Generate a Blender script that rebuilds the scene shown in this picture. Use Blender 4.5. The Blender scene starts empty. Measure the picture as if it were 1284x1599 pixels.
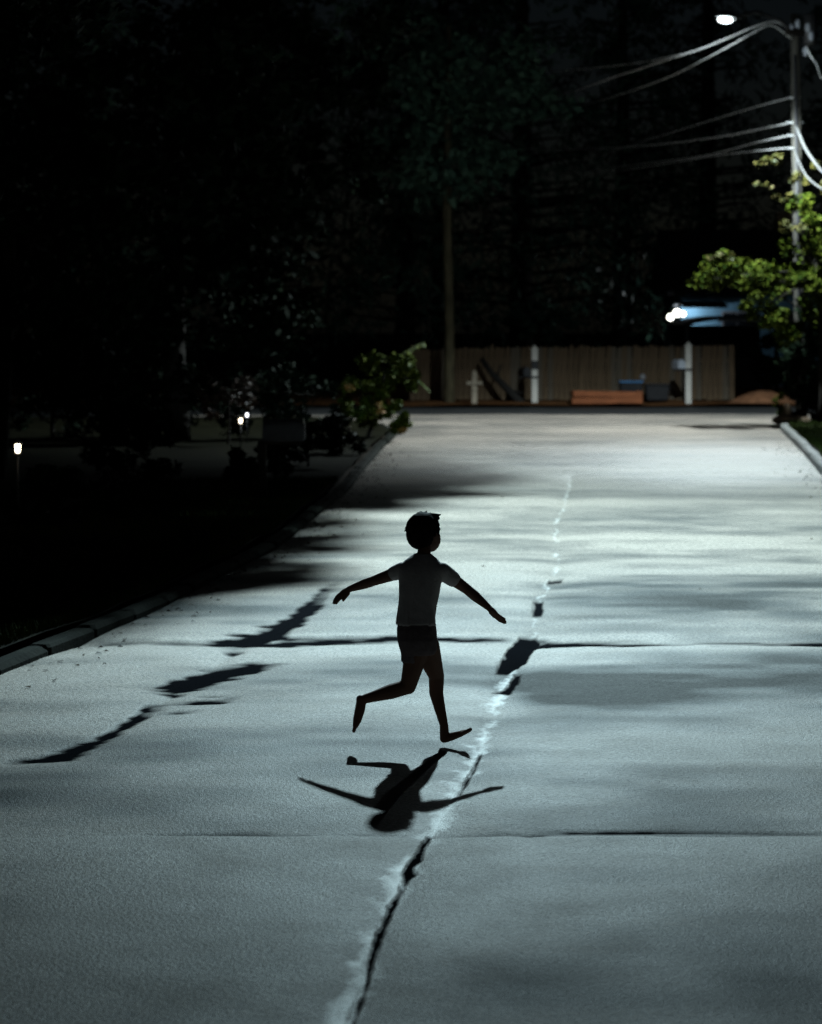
import bpy, bmesh, math, random
import numpy as np
from mathutils import Vector, Matrix

random.seed(7)
rng = np.random.default_rng(7)
scene = bpy.context.scene
COL = scene.collection
R = math.radians

# ------------------------------------------------------------------ camera
FPX, CAMH, CX, CY = 4000.0, 2.14, 642.0, 505.0       # focal length in photo pixels, eye height, horizon
cam_d = bpy.data.cameras.new('camera')
cam = bpy.data.objects.new('camera', cam_d); COL.objects.link(cam)
cam.location = (0, 0, CAMH); cam.rotation_euler = (R(90), 0, 0)
cam_d.sensor_fit = 'VERTICAL'; cam_d.sensor_height = 36.0; cam_d.sensor_width = 24.0
cam_d.lens = FPX / 1599.0 * 36.0
cam_d.shift_y = -(799.5 - CY) / 1599.0
cam_d.clip_start = 0.1; cam_d.clip_end = 2000
cam_d.dof.use_dof = True; cam_d.dof.focus_distance = 12.8; cam_d.dof.aperture_fstop = 3.4
scene.camera = cam

# ------------------------------------------------------------------ night sky
world = bpy.data.worlds.new('World'); scene.world = world; world.use_nodes = True
wn = world.node_tree; wn.nodes.clear()
sky = wn.nodes.new('ShaderNodeTexSky'); sky.sky_type = 'NISHITA'; sky.sun_disc = False
sky.sun_elevation = R(30); sky.sun_rotation = R(200)
bg = wn.nodes.new('ShaderNodeBackground'); bg.inputs['Strength'].default_value = 0.0006
wo = wn.nodes.new('ShaderNodeOutputWorld')
wn.links.new(sky.outputs[0], bg.inputs[0]); wn.links.new(bg.outputs[0], wo.inputs[0])

scene.view_settings.view_transform = 'Standard'; scene.view_settings.look = 'None'
scene.view_settings.exposure = 0.0; scene.view_settings.gamma = 1.0
scene.view_settings.use_curve_mapping = False
scene.render.engine = 'CYCLES'
scene.cycles.use_denoising = True; scene.cycles.denoising_input_passes = 'RGB_ALBEDO_NORMAL'; scene.cycles.denoising_prefilter = 'NONE'
scene.cycles.max_bounces = 5
scene.cycles.sample_clamp_indirect = 3.0; scene.cycles.sample_clamp_direct = 5.0

NEAR_LAMP_W, FAR_LAMP_W = 19000.0, 14000.0
NEAR_LAMP_C, FAR_LAMP_C = (0.65, 0.92, 1.0), (0.82, 0.97, 1.0)
NEAR_LAMP, FAR_LAMP = Vector((1.15, 27.2, 9.35)), Vector((6.41, 52.0, 8.25))

# ------------------------------------------------------------------ helpers
def G(px, py):
    d = FPX * CAMH / (py - CY)
    return ((px - CX) / FPX * d, d)

def AT(px, py, d):
    return Vector(((px - CX) / FPX * d, d, CAMH - (py - CY) / FPX * d))

class MB:
    """collects geometry for one mesh"""
    def __init__(s): s.v = []; s.f = []
    def quad(s, a, b, c, d):
        n = len(s.v); s.v += [tuple(a), tuple(b), tuple(c), tuple(d)]; s.f.append((n, n+1, n+2, n+3)); return s
    def box(s, c, size, rz=0.0, taper=1.0, rx=0.0, ry=0.0, bev=0.0):
        hx, hy, hz = size[0]/2, size[1]/2, size[2]/2
        m = Matrix.Translation(c) @ Matrix.Rotation(rz, 4, 'Z') @ Matrix.Rotation(ry, 4, 'Y') @ Matrix.Rotation(rx, 4, 'X')
        if bev <= 0:
            n = len(s.v)
            for z in (-1, 1):
                k = taper if z > 0 else 1
                for x, y in ((-1, -1), (1, -1), (1, 1), (-1, 1)):
                    s.v.append(tuple(m @ Vector((x*hx*k, y*hy*k, z*hz))))
            s.f += [(n+3, n+2, n+1, n), (n+4, n+5, n+6, n+7)]
            for i in range(4):
                j = (i+1) % 4; s.f.append((n+i, n+j, n+4+j, n+4+i))
        else:
            b = min(bev, hx*.45, hy*.45, hz*.45)
            rings = []
            for z, ins in ((-hz, b), (-hz+b, 0), (hz-b, 0), (hz, b)):
                k = taper if z > 0 else 1
                ax, ay = (hx-ins)*k, (hy-ins)*k
                pts = [(-ax+b, -ay), (ax-b, -ay), (ax, -ay+b), (ax, ay-b), (ax-b, ay), (-ax+b, ay), (-ax, ay-b), (-ax, -ay+b)]
                rings.append([m @ Vector((p[0], p[1], z)) for p in pts])
            s.loft(rings, True)
        return s
    def loft(s, rings, caps=True):
        n0 = len(s.v); k = len(rings[0])
        for r in rings: s.v += [tuple(p) for p in r]
        for i in range(len(rings)-1):
            for j in range(k):
                a = n0+i*k+j; b = n0+i*k+(j+1) % k
                s.f.append((a, b, b+k, a+k))
        if caps:
            s.f.append(tuple(n0+j for j in reversed(range(k))))
            s.f.append(tuple(n0+(len(rings)-1)*k+j for j in range(k)))
        return s
    def tube(s, pts, rad, seg=8, caps=True, squash=1.0):
        pts = [Vector(p) for p in pts]; rings = []
        if not hasattr(rad, '__len__'): rad = [rad]*len(pts)
        t0 = (pts[1]-pts[0]).normalized()
        u = t0.orthogonal().normalized()
        for i, p in enumerate(pts):
            if i == 0: t = pts[1]-pts[0]
            elif i == len(pts)-1: t = pts[-1]-pts[-2]
            else: t = pts[i+1]-pts[i-1]
            t.normalize()
            u = (u - t*u.dot(t)); u = u.normalized() if u.length > 1e-6 else t.orthogonal().normalized()
            w = t.cross(u)
            rings.append([p + (u*math.cos(a) + w*math.sin(a)*squash)*rad[i] for a in [2*math.pi*j/seg for j in range(seg)]])
        return s.loft(rings, caps)
    def capsule(s, p0, r0, p1, r1, seg=14):
        p0 = Vector(p0); p1 = Vector(p1); d = (p1-p0); L = d.length; d = d.normalized() if L > 1e-6 else Vector((0, 0, 1))
        u = d.orthogonal().normalized(); w = d.cross(u); rings = []
        prof = [(-math.sin(a)*r0, math.cos(a)*r0) for a in (1.5, 1.1, .75, .35, 0)] + [(L+math.sin(a)*r1, math.cos(a)*r1) for a in (0, .35, .75, 1.1, 1.5)]
        for h, r in prof:
            rings.append([p0+d*h+(u*math.cos(2*math.pi*j/seg)+w*math.sin(2*math.pi*j/seg))*r for j in range(seg)])
        return s.loft(rings, True)
    def ellipsoid(s, c, r, rot=None, seg=16, rows=10):
        c = Vector(c); rings = []
        m = rot if rot is not None else Matrix.Identity(3)
        for i in range(rows+1):
            a = -math.pi/2 + (i+0.02+(-0.04*(i == rows)))*math.pi/rows if i in (0, rows) else -math.pi/2+i*math.pi/rows
            z = math.sin(a); q = max(math.cos(a), .02)
            rings.append([c + m @ Vector((r[0]*q*math.cos(t), r[1]*q*math.sin(t), r[2]*z)) for t in [2*math.pi*j/seg for j in range(seg)]])
        return s.loft(rings, True)
    def ico(s, c, r, jitter=0.0, squash=(1, 1, 1), rnd=random):
        bm = bmesh.new(); bmesh.ops.create_icosphere(bm, subdivisions=2, radius=1.0)
        n = len(s.v)
        for v in bm.verts:
            k = r*(1+rnd.uniform(-jitter, jitter))
            s.v.append((c[0]+v.co.x*k*squash[0], c[1]+v.co.y*k*squash[1], c[2]+v.co.z*k*squash[2]))
        for f in bm.faces: s.f.append(tuple(n+v.index for v in f.verts))
        bm.free(); return s
    def mesh(s, name, smooth=False):
        me = bpy.data.meshes.new(name); me.from_pydata(s.v, [], s.f); me.update()
        if smooth: me.polygons.foreach_set('use_smooth', [True]*len(me.polygons))
        return me
    def build(s, name, mat, parent=None, smooth=False):
        return link(name, s.mesh(name, smooth), mat, parent)

def link(name, me, mat, parent=None):
    if mat is not None and not me.materials: me.materials.append(mat)
    o = bpy.data.objects.new(name, me); COL.objects.link(o)
    if parent is not None:
        o.parent = parent
        o.matrix_parent_inverse = Matrix.Translation(-Vector(parent.location)) if parent.rotation_euler.z == 0 else parent.matrix_basis.inverted()
    return o

def thing(name, label, cat, loc=(0, 0, 0), group=None):
    o = bpy.data.objects.new(name, None); COL.objects.link(o); o.location = loc
    o.empty_display_size = 0.2
    return tag(o, label, cat, group)

def tag(o, label=None, cat=None, group=None, kind=None):
    if label: o['label'] = label
    if cat: o['category'] = cat
    if group: o['group'] = group
    if kind: o['kind'] = kind
    return o

def quads_mesh(name, P):
    """P: (n,4,3) array of quads"""
    n = len(P); me = bpy.data.meshes.new(name)
    me.vertices.add(n*4); me.vertices.foreach_set('co', np.ascontiguousarray(P, dtype=np.float32).ravel())
    me.loops.add(n*4); me.loops.foreach_set('vertex_index', np.arange(n*4, dtype=np.int32))
    me.polygons.add(n); me.polygons.foreach_set('loop_start', np.arange(0, n*4, 4, dtype=np.int32))
    me.update(calc_edges=True); return me

# ------------------------------------------------------------------ materials
def mat(name, col, rough=0.6, metal=0.0, var=0.0, scale=6.0, bump=0.0, bscale=40.0, spec=0.2, col2=None, stretch=(1, 1, 1)):
    m = bpy.data.materials.new(name); m.use_nodes = True
    nt = m.node_tree; b = nt.nodes['Principled BSDF']
    b.inputs['Base Color'].default_value = (*col, 1); b.inputs['Roughness'].default_value = rough
    b.inputs['Metallic'].default_value = metal; b.inputs['Specular IOR Level'].default_value = spec
    if var > 0 or col2 or bump > 0:
        tc = nt.nodes.new('ShaderNodeTexCoord'); mp = nt.nodes.new('ShaderNodeMapping'); mp.inputs['Scale'].default_value = stretch
        nt.links.new(tc.outputs['Object'], mp.inputs[0])
    if var > 0 or col2:
        n = nt.nodes.new('ShaderNodeTexNoise'); n.inputs['Scale'].default_value = scale; n.inputs['Detail'].default_value = 5
        nt.links.new(mp.outputs[0], n.inputs['Vector'])
        r = nt.nodes.new('ShaderNodeValToRGB'); r.color_ramp.elements[0].position = .35; r.color_ramp.elements[1].position = .68
        c2 = col2 or tuple(c*(1+var) for c in col); c1 = col if col2 else tuple(c*(1-var) for c in col)
        r.color_ramp.elements[0].color = (*c1, 1); r.color_ramp.elements[1].color = (*c2, 1)
        nt.links.new(n.outputs['Fac'], r.inputs[0]); nt.links.new(r.outputs[0], b.inputs['Base Color'])
    if bump > 0:
        n2 = nt.nodes.new('ShaderNodeTexNoise'); n2.inputs['Scale'].default_value = bscale; n2.inputs['Detail'].default_value = 4
        nt.links.new(mp.outputs[0], n2.inputs['Vector'])
        bp = nt.nodes.new('ShaderNodeBump'); bp.inputs['Strength'].default_value = bump; bp.inputs['Distance'].default_value = .02
        nt.links.new(n2.outputs['Fac'], bp.inputs['Height']); nt.links.new(bp.outputs[0], b.inputs['Normal'])
    return m

def glow(name, col, strength):
    m = bpy.data.materials.new(name); m.use_nodes = True; nt = m.node_tree; b = nt.nodes['Principled BSDF']
    b.inputs['Base Color'].default_value = (.8, .8, .8, 1)
    b.inputs['Emission Color'].default_value = (*col, 1); b.inputs['Emission Strength'].default_value = strength
    return m

def leaf_mat(name, c1, c2, rough=.6, spec=.15):
    m = bpy.data.materials.new(name); m.use_nodes = True; nt = m.node_tree; b = nt.nodes['Principled BSDF']
    g = nt.nodes.new('ShaderNodeNewGeometry'); r = nt.nodes.new('ShaderNodeValToRGB')
    r.color_ramp.elements[0].color = (*c1, 1); r.color_ramp.elements[1].color = (*c2, 1)
    nt.links.new(g.outputs['Random Per Island'], r.inputs[0]); nt.links.new(r.outputs[0], b.inputs['Base Color'])
    b.inputs['Roughness'].default_value = rough; b.inputs['Specular IOR Level'].default_value = spec
    return m

def asphalt(name, c1, c2, r_lo, r_hi, bump_s, spec=.5, worn=None):
    m = bpy.data.materials.new(name); m.use_nodes = True; nt = m.node_tree; b = nt.nodes['Principled BSDF']
    L = nt.links.new; N = nt.nodes.new
    tc = N('ShaderNodeTexCoord')
    def noise(sc, det, rough=.55):
        n = N('ShaderNodeTexNoise'); n.inputs['Scale'].default_value = sc; n.inputs['Detail'].default_value = det
        n.inputs['Roughness'].default_value = rough; L(tc.outputs['Object'], n.inputs['Vector']); return n
    big, mid, fine, agg = noise(.45, 4), noise(3.0, 4), noise(55, 2), noise(170, 1)
    mix = N('ShaderNodeMix'); mix.data_type = 'FLOAT'; mix.inputs[0].default_value = .4
    L(big.outputs['Fac'], mix.inputs[2]); L(mid.outputs['Fac'], mix.inputs[3])
    cr = N('ShaderNodeValToRGB'); cr.color_ramp.elements[0].position = .38; cr.color_ramp.elements[1].position = .64
    cr.color_ramp.elements[0].color = (*c1, 1); cr.color_ramp.elements[1].color = (*c2, 1)
    if worn:
        at = N('ShaderNodeAttribute'); at.attribute_name = 'tone'
        m2 = N('ShaderNodeMix'); m2.data_type = 'FLOAT'; m2.inputs[0].default_value = .62
        L(mix.outputs[0], m2.inputs[2]); L(at.outputs['Fac'], m2.inputs[3]); L(m2.outputs[0], cr.inputs[0])
    else:
        L(mix.outputs[0], cr.inputs[0])
    b.inputs['Specular IOR Level'].default_value = spec
    sp = N('ShaderNodeValToRGB'); sp.color_ramp.elements[0].position = .3; sp.color_ramp.elements[1].position = .75
    sp.color_ramp.elements[0].color = (.42, .42, .42, 1); sp.color_ramp.elements[1].color = (1.7, 1.7, 1.7, 1)
    L(fine.outputs['Fac'], sp.inputs[0])
    mul = N('ShaderNodeMix'); mul.data_type = 'RGBA'; mul.blend_type = 'MULTIPLY'; mul.inputs[0].default_value = 1
    L(cr.outputs[0], mul.inputs[6]); L(sp.outputs[0], mul.inputs[7])
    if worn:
        aw = N('ShaderNodeAttribute'); aw.attribute_name = 'lit_wear'
        m3 = N('ShaderNodeMix'); m3.data_type = 'RGBA'; m3.inputs[7].default_value = (*worn, 1)  # lip colour: worn edge brightened with the lamplight it catches
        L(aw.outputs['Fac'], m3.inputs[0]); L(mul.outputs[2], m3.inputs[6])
        # moisture: damp film on polished concrete, gloss raised to brighten the crack lip, none on dull repairs, tar swallows the light
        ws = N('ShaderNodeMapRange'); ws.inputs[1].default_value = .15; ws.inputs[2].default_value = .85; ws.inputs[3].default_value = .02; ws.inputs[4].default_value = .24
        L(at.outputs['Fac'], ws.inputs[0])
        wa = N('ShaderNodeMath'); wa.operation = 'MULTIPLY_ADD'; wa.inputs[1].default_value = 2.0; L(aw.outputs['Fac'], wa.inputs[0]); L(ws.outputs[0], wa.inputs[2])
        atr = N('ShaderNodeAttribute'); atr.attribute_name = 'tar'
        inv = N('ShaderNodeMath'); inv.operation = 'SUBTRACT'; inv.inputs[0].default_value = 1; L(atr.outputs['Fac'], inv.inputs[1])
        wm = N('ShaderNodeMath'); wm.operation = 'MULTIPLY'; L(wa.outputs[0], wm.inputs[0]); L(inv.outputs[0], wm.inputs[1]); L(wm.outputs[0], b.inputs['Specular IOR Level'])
        cw = N('ShaderNodeMath'); cw.operation = 'MULTIPLY'; cw.inputs[1].default_value = .17; L(aw.outputs['Fac'], cw.inputs[0]); L(cw.outputs[0], b.inputs['Coat Weight']); b.inputs['Coat Roughness'].default_value = .42; b.inputs['Coat IOR'].default_value = 1.7   # extra gloss that brightens the crack lip
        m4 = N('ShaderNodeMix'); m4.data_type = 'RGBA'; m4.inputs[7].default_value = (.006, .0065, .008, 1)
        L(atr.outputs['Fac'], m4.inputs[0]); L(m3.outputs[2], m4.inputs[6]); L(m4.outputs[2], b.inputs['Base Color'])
    else:
        L(mul.outputs[2], b.inputs['Base Color'])
    mr = N('ShaderNodeMapRange'); mr.inputs[1].default_value = .36; mr.inputs[2].default_value = .64
    mr.inputs[3].default_value = r_lo; mr.inputs[4].default_value = r_hi
    L(mix.outputs[0], mr.inputs[0]); L(mr.outputs[0], b.inputs['Roughness'])
    add = N('ShaderNodeMath'); add.operation = 'ADD'; L(fine.outputs['Fac'], add.inputs[0]); L(agg.outputs['Fac'], add.inputs[1])
    bp = N('ShaderNodeBump'); bp.inputs['Strength'].default_value = bump_s; bp.inputs['Distance'].default_value = .006
    L(add.outputs[0], bp.inputs['Height']); L(bp.outputs[0], b.inputs['Normal'])
    return m

M = dict(
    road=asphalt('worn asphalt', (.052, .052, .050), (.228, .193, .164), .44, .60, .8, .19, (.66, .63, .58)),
    fresh=asphalt('dark asphalt', (.012, .013, .014), (.020, .021, .022), .5, .65, .5),
    concrete=mat('kerb concrete', (.10, .10, .095), .75, var=.35, scale=5, bump=.4, bscale=30),
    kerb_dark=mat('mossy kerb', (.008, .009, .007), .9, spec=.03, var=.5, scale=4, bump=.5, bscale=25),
    soil=mat('dark soil', (.018, .014, .010), .95, spec=.02, var=.4, scale=3, bump=.6, bscale=12),
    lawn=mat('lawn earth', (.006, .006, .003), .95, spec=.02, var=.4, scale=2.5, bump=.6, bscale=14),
    litter=mat('leaf litter', (.055, .028, .014), .9, spec=.02, col2=(.10, .045, .018), scale=5, bump=.7, bscale=20),
    barepale=mat('pale bark', (.10, .085, .050), .9, var=.4, scale=8, bump=.6, bscale=14, stretch=(1, 1, .25)),
    palewood=mat('pale timber', (.20, .17, .13), .8, var=.3, scale=9),
    bark=mat('bark', (.010, .008, .006), .9, var=.4, scale=8, bump=.8, bscale=14, stretch=(1, 1, .25)),
    polewood=mat('pole timber', (.032, .030, .025), .8, var=.35, scale=10, bump=.5, bscale=16, stretch=(3, 3, .2)),
    fence=mat('fence board', (.105, .072, .044), .9, var=.4, scale=6, bump=.5, bscale=14, stretch=(3, 3, .3)),
    rust=mat('reddish timber', (.17, .055, .022), .85, var=.3, scale=8, bump=.4, bscale=18, stretch=(.3, 3, 3)),
    white=mat('white paint', (.40, .38, .35), .55, var=.08, scale=9),
    black=mat('black plastic', (.012, .012, .014), .45, var=.2, scale=9),
    blue=mat('blue plastic', (.05, .14, .28), .4, var=.2, scale=9),
    steel=mat('galvanised steel', (.42, .43, .44), .42, .9, var=.15, scale=20),
    dsteel=mat('dull metal', (.10, .10, .105), .5, .8, var=.2, scale=20),
    porcelain=mat('glazed porcelain', (.30, .32, .36), .2),
    cable=mat('bare aluminium cable', (.55, .55, .55), .5),
    cable_dark=mat('weathered cable sheath', (.05, .05, .05), .6),
    siding=mat('blue siding', (.10, .20, .28), .6, var=.1, scale=4),
    roof=mat('dark shingle', (.018, .018, .02), .8, var=.3, scale=6, bump=.5, bscale=20),
    trim=mat('grey trim', (.16, .16, .17), .6, var=.1, scale=6),
    glass=mat('dark window glass', (.01, .012, .016), .08),
    stone=mat('tan stone', (.27, .20, .14), .85, var=.35, scale=7, bump=.6, bscale=16),
    grey_metal=mat('grey mailbox metal', (.035, .035, .04), .6, .0, var=.15, scale=10),
    skin=mat('skin', (.20, .11, .08), .6, var=.06, scale=12),
    shirt=mat('grey cotton', (.62, .59, .60), .9, var=.08, scale=25, bump=.25, bscale=60),
    shorts=mat('dark cotton', (.20, .165, .175), .9, var=.15, scale=25, bump=.25, bscale=60),
    hair=mat('dark hair', (.012, .009, .008), .7, spec=.04, var=.3, scale=60),
    eye=mat('eye white', (.6, .58, .55), .3), lip=mat('lip', (.28, .10, .09), .5),
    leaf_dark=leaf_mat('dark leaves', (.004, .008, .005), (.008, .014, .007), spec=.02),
    leaf_conifer=leaf_mat('conifer needles', (.032, .075, .055), (.070, .125, .085)),
    leaf_green=leaf_mat('green leaves', (.014, .030, .004), (.056, .068, .007), spec=.03),
    leaf_yellow=leaf_mat('yellow green leaves', (.020, .028, .006), (.062, .052, .010)),
    leaf_orange=leaf_mat('orange leaves', (.10, .09, .02), (.25, .12, .03)),
    leaf_pale=leaf_mat('pale brown leaves', (.030, .020, .016), (.06, .042, .032)),
    grass=leaf_mat('grass blades', (.014, .026, .006), (.032, .046, .009), rough=.7, spec=.05),
)

# ------------------------------------------------------------------ numeric noise
def vnoise(x, y, seed):
    r = np.random.default_rng(seed); T = r.uniform(-1, 1, (256, 256))
    xi = np.floor(x).astype(int); yi = np.floor(y).astype(int); fx = x-xi; fy = y-yi
    fx = fx*fx*fx*(fx*(fx*6-15)+10); fy = fy*fy*fy*(fy*(fy*6-15)+10)
    a = T[xi % 256, yi % 256]; b = T[(xi+1) % 256, yi % 256]; c = T[xi % 256, (yi+1) % 256]; d = T[(xi+1) % 256, (yi+1) % 256]
    return (a*(1-fx)+b*fx)*(1-fy) + (c*(1-fx)+d*fx)*fy

# road outline on the ground (metres)
LEFT_PX = [(0, 1045), (140, 990), (250, 945), (330, 905), (432, 853), (500, 800), (545, 763), (575, 725), (596, 699)]
LEFT = np.array([(-4.6, 5.0)] + [G(*p) for p in LEFT_PX] + [(-.25, 50.0), (-.6, 54.5), (-2.4, 57.5), (-6.0, 60.6)])
RIGHT = np.array([(2.6, 5.0), (3.72, 16.0), (4.92, 27.5), (5.85, 36.4), (6.67, 43.9), (7.55, 52.5), (8.6, 55.5), (10.5, 57.5), (14.5, 60.6)])
def left_x(d): return np.interp(d, LEFT[:, 1], LEFT[:, 0])
def right_x(d): return np.interp(d, RIGHT[:, 1], RIGHT[:, 0])

CRACK_PX = [(893, 742), (880, 790), (868, 830), (869, 860), (873, 887), (856, 912), (840, 940), (836, 975), (818, 1015), (800, 1050), (783, 1085),
            (776, 1120), (748, 1178), (716, 1236), (690, 1276), (666, 1310), (636, 1362), (606, 1418), (581, 1478), (568, 1525), (552, 1580), (540, 1640), (500, 1800)]
CRACK = np.array([G(*p) for p in CRACK_PX])
LSEAM = np.array([G(*p) for p in [(560, 880), (505, 925), (445, 965), (380, 1000), (310, 1055), (240, 1103), (180, 1140), (100, 1178), (20, 1186)]])

def poly_dist(x, y, pts):
    """signed distance (positive on the right of the line going away) and nearest parameter"""
    best = np.full(x.shape, 1e9); sgn = np.zeros(x.shape)
    for (ax, ay), (bx, by) in zip(pts[:-1], pts[1:]):
        dx, dy = bx-ax, by-ay; L2 = dx*dx+dy*dy
        t = np.clip(((x-ax)*dx+(y-ay)*dy)/L2, 0, 1)
        qx, qy = x-(ax+t*dx), y-(ay+t*dy); d = np.hypot(qx, qy)
        m = d < best; best = np.where(m, d, best); sgn = np.where(m, np.sign(x-(ax+t*dx)), sgn)
    return best*sgn

def road_h(x, y):
    x = np.asarray(x, float); y = np.asarray(y, float)
    h = .020*vnoise(x/3.1+7, y/4.2+3, 1) + .0065*vnoise(x/1.15, y/1.0, 2) + .0022*vnoise(x/.42, y/.38, 3) + .0009*vnoise(x/.16, y/.15, 4)
    wob = .06*vnoise(x/.8, y*0, 5)+.025*vnoise(x/.23, y*0, 6)
    # transverse joints: (distance, lip height, fall-off near side, far side)
    for yj, a, ln, lf in ((17.45, -.030, .35, .55), (10.74, -.013, .03, .55), (12.58, -.005, .05, .25), (26.0, -.010, .3, .5)):
        t = y - yj - wob*(yj/14)
        h = h + a*np.where(t < 0, np.exp(t/ln), np.exp(-t/lf))
    s = poly_dist(x, y, CRACK)
    s = s + .03*vnoise(x/.25, y/.3, 8)
    h = h - .024*np.where(s < 0, np.exp(s/.13), np.exp(-s/.20)) 
    s2 = poly_dist(x, y, LSEAM)
    h = h - .016*np.exp(-np.abs(s2)/.22)
    edge = np.minimum(x-left_x(y), right_x(y)-x)          # gutters
    h = h - .03*np.exp(-np.clip(edge, 0, 9)/.35)
    return h

# ------------------------------------------------------------------ setting
gm = MB()
for i in range(1):
    S = 600
gnd = MB().quad((-S, -S, -.08), (S, -S, -.08), (S, S, -.08), (-S, S, -.08)).build('ground', M['soil']); tag(gnd, kind='structure')

rows = []; d = 6.2
while d < 60.2: rows.append(d); d += max(d*d/8560*1.4, .008)
rows = np.array(rows); u = np.concatenate([np.linspace(0, .38, 140, endpoint=False), np.linspace(.38, .64, 300, endpoint=False), np.linspace(.64, 1, 140)]); ncol = len(u)
X = left_x(rows)[:, None]*(1-u)[None] + right_x(rows)[:, None]*u[None]; Y = np.repeat(rows[:, None], ncol, 1)
Z = road_h(X, Y)
me = bpy.data.meshes.new('road'); nr = len(rows)
me.vertices.add(nr*ncol); me.vertices.foreach_set('co', np.stack([X, Y, Z], -1).astype(np.float32).ravel())
idx = np.arange(nr*ncol).reshape(nr, ncol)
q = np.stack([idx[:-1, :-1], idx[:-1, 1:], idx[1:, 1:], idx[1:, :-1]], -1).reshape(-1, 4)
me.loops.add(q.size); me.loops.foreach_set('vertex_index', q.ravel().astype(np.int32))
me.polygons.add(len(q)); me.polygons.foreach_set('loop_start', np.arange(0, q.size, 4, dtype=np.int32))
me.update(calc_edges=True); me.polygons.foreach_set('use_smooth', np.ones(len(q), bool))
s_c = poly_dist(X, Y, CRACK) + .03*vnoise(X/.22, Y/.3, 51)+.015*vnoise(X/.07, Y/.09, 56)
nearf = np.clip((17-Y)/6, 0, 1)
lit_wear = np.where(s_c < 0, np.exp(s_c/(.030+.042*nearf)), np.exp(-s_c/(.022+.035*nearf))*.8)*np.clip(.62+.2*nearf+.35*vnoise(X/.5, Y/.7, 52)+.25*vnoise(X/.12, Y/.2, 57), 0, 1)  # pale crack lip: worn edge plus lamplight on its slope, put into the colour
lit_wear = np.clip((lit_wear-.30+.16*vnoise(X/.05, Y/.08, 58)+.12*vnoise(X/.02, Y/.035, 59))/.58, 0, 1)*(.30+.26*nearf)
tone = .52 + .30*vnoise(X/2.4+11, Y/1.7+5, 53) + .24*vnoise(X/1.1, Y/.55, 54) + .12*vnoise(X/.4, Y/.22, 55)
def patch(x0, x1, d0, d1, amt):
    global tone
    sm = lambda v, w: 1/(1+np.exp(-v/w))
    tone = tone - amt*sm(X-x0, .08)*sm(x1-X, .5)*sm(Y-d0, .12)*sm(d1-Y, .3)
patch(.62, 4.0, 14.0, 15.9, .42); patch(1.0, 3.4, 18.9, 21.5, .20); patch(.15, 1.1, 7.6, 9.8, .30); patch(-.05, 3.5, 7, 8.6, .12); tone = .60+(tone-.55)*np.clip((34-Y)/14, .35, 1)
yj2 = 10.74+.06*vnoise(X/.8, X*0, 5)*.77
tone = tone-.55*np.where(Y > yj2, np.exp(-(Y-yj2)/.26), 0)*np.clip((X+1.3)/.5, 0, 1)*np.clip((1.75-X)/.5, 0, 1)*(1-.8*np.exp(-(s_c/.22)**2))  # dark band above the joint: shade of the sloping slab put into the tone
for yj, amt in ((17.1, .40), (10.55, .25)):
    tone = tone + amt*np.exp(-((Y-yj)/.28)**2)  # pale bands beside the joints: light on their slopes painted into the tone
# tar smears and open joints: where they lie on the ground, as a stain on the road surface
PX, PY = CX+X*FPX/Y, CY+FPX*CAMH/Y            # ground position expressed in the survey photo's grid
tar = np.zeros_like(X)
RAG = vnoise(PX/75, PY/4, 61)*.7+vnoise(PX/28, PY/2.2, 62)*.35+vnoise(PX/100, PY/9, 63)*.5
RAGX = vnoise(PX/9, PY/16, 64)*.7+vnoise(PX/5, PY/7, 65)*.45+vnoise(PX/30, PY/50, 66)*.5
def hstrip(cols, amp=7.0, soft=2.6):     # (x, top, bottom)
    global tar
    c = np.array(cols, float); ok = (PX > c[0, 0]-25) & (PX < c[-1, 0]+25)
    t, b = np.interp(PX, c[:, 0], c[:, 1]), np.interp(PX, c[:, 0], c[:, 2])
    a = np.minimum(amp, (b-t)*.5+.6)
    sd = np.minimum(np.minimum(PY-t, b-PY)+RAG*a, np.minimum(PX-c[0, 0], c[-1, 0]-PX)*.12+RAG*3)
    tar = np.maximum(tar, np.where(ok, np.clip(.5+sd/(2*soft), 0, 1), 0))
def vstrip(rws, amp=4.0, soft=2.0):      # (y, left, right)
    global tar
    c = np.array(rws, float)
    l, r = np.interp(PY, c[:, 0], c[:, 1]), np.interp(PY, c[:, 0], c[:, 2])
    a = np.minimum(amp, (r-l)*.6)
    sd = np.minimum(np.minimum(PX-l, r-PX)+RAGX*a, np.minimum(PY-c[0, 0], c[-1, 0]-PY)+RAG*2)
    tar = np.maximum(tar, np.clip(.5+sd/(2*soft), 0, 1))
hstrip([(165, 993, 996), (230, 992, 997), (300, 993, 998), (360, 992, 1000), (440, 989, 999), (520, 988, 995), (580, 987, 995), (612, 984, 995), (660, 985, 994), (720, 988, 993), (790, 988, 992)])
hstrip([(835, 988, 1004), (880, 994, 1003), (960, 995, 1002), (1060, 996, 1003), (1160, 996, 1004), (1284, 996, 1007), (1400, 997, 1007)])
hstrip([(320, 992, 999), (370, 984, 1001), (420, 972, 999), (450, 955, 985), (480, 935, 965), (505, 918, 942), (520, 910, 924)])
hstrip([(238, 1072, 1076), (270, 1058, 1082), (310, 1043, 1072), (350, 1036, 1056), (390, 1032, 1046), (430, 1031, 1036)])
hstrip([(285, 1093, 1097), (310, 1087, 1100), (340, 1085, 1099), (368, 1085, 1091)])
hstrip([(20, 1180, 1184), (70, 1174, 1184), (110, 1163, 1182), (150, 1144, 1166), (190, 1124, 1144), (225, 1104, 1120), (243, 1099, 1108)])
hstrip([(245, 1110, 1113), (280, 1108, 1114), (300, 1108, 1112)])
hstrip([(345, 1002, 1010), (362, 998, 1020), (385, 998, 1008)])
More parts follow.
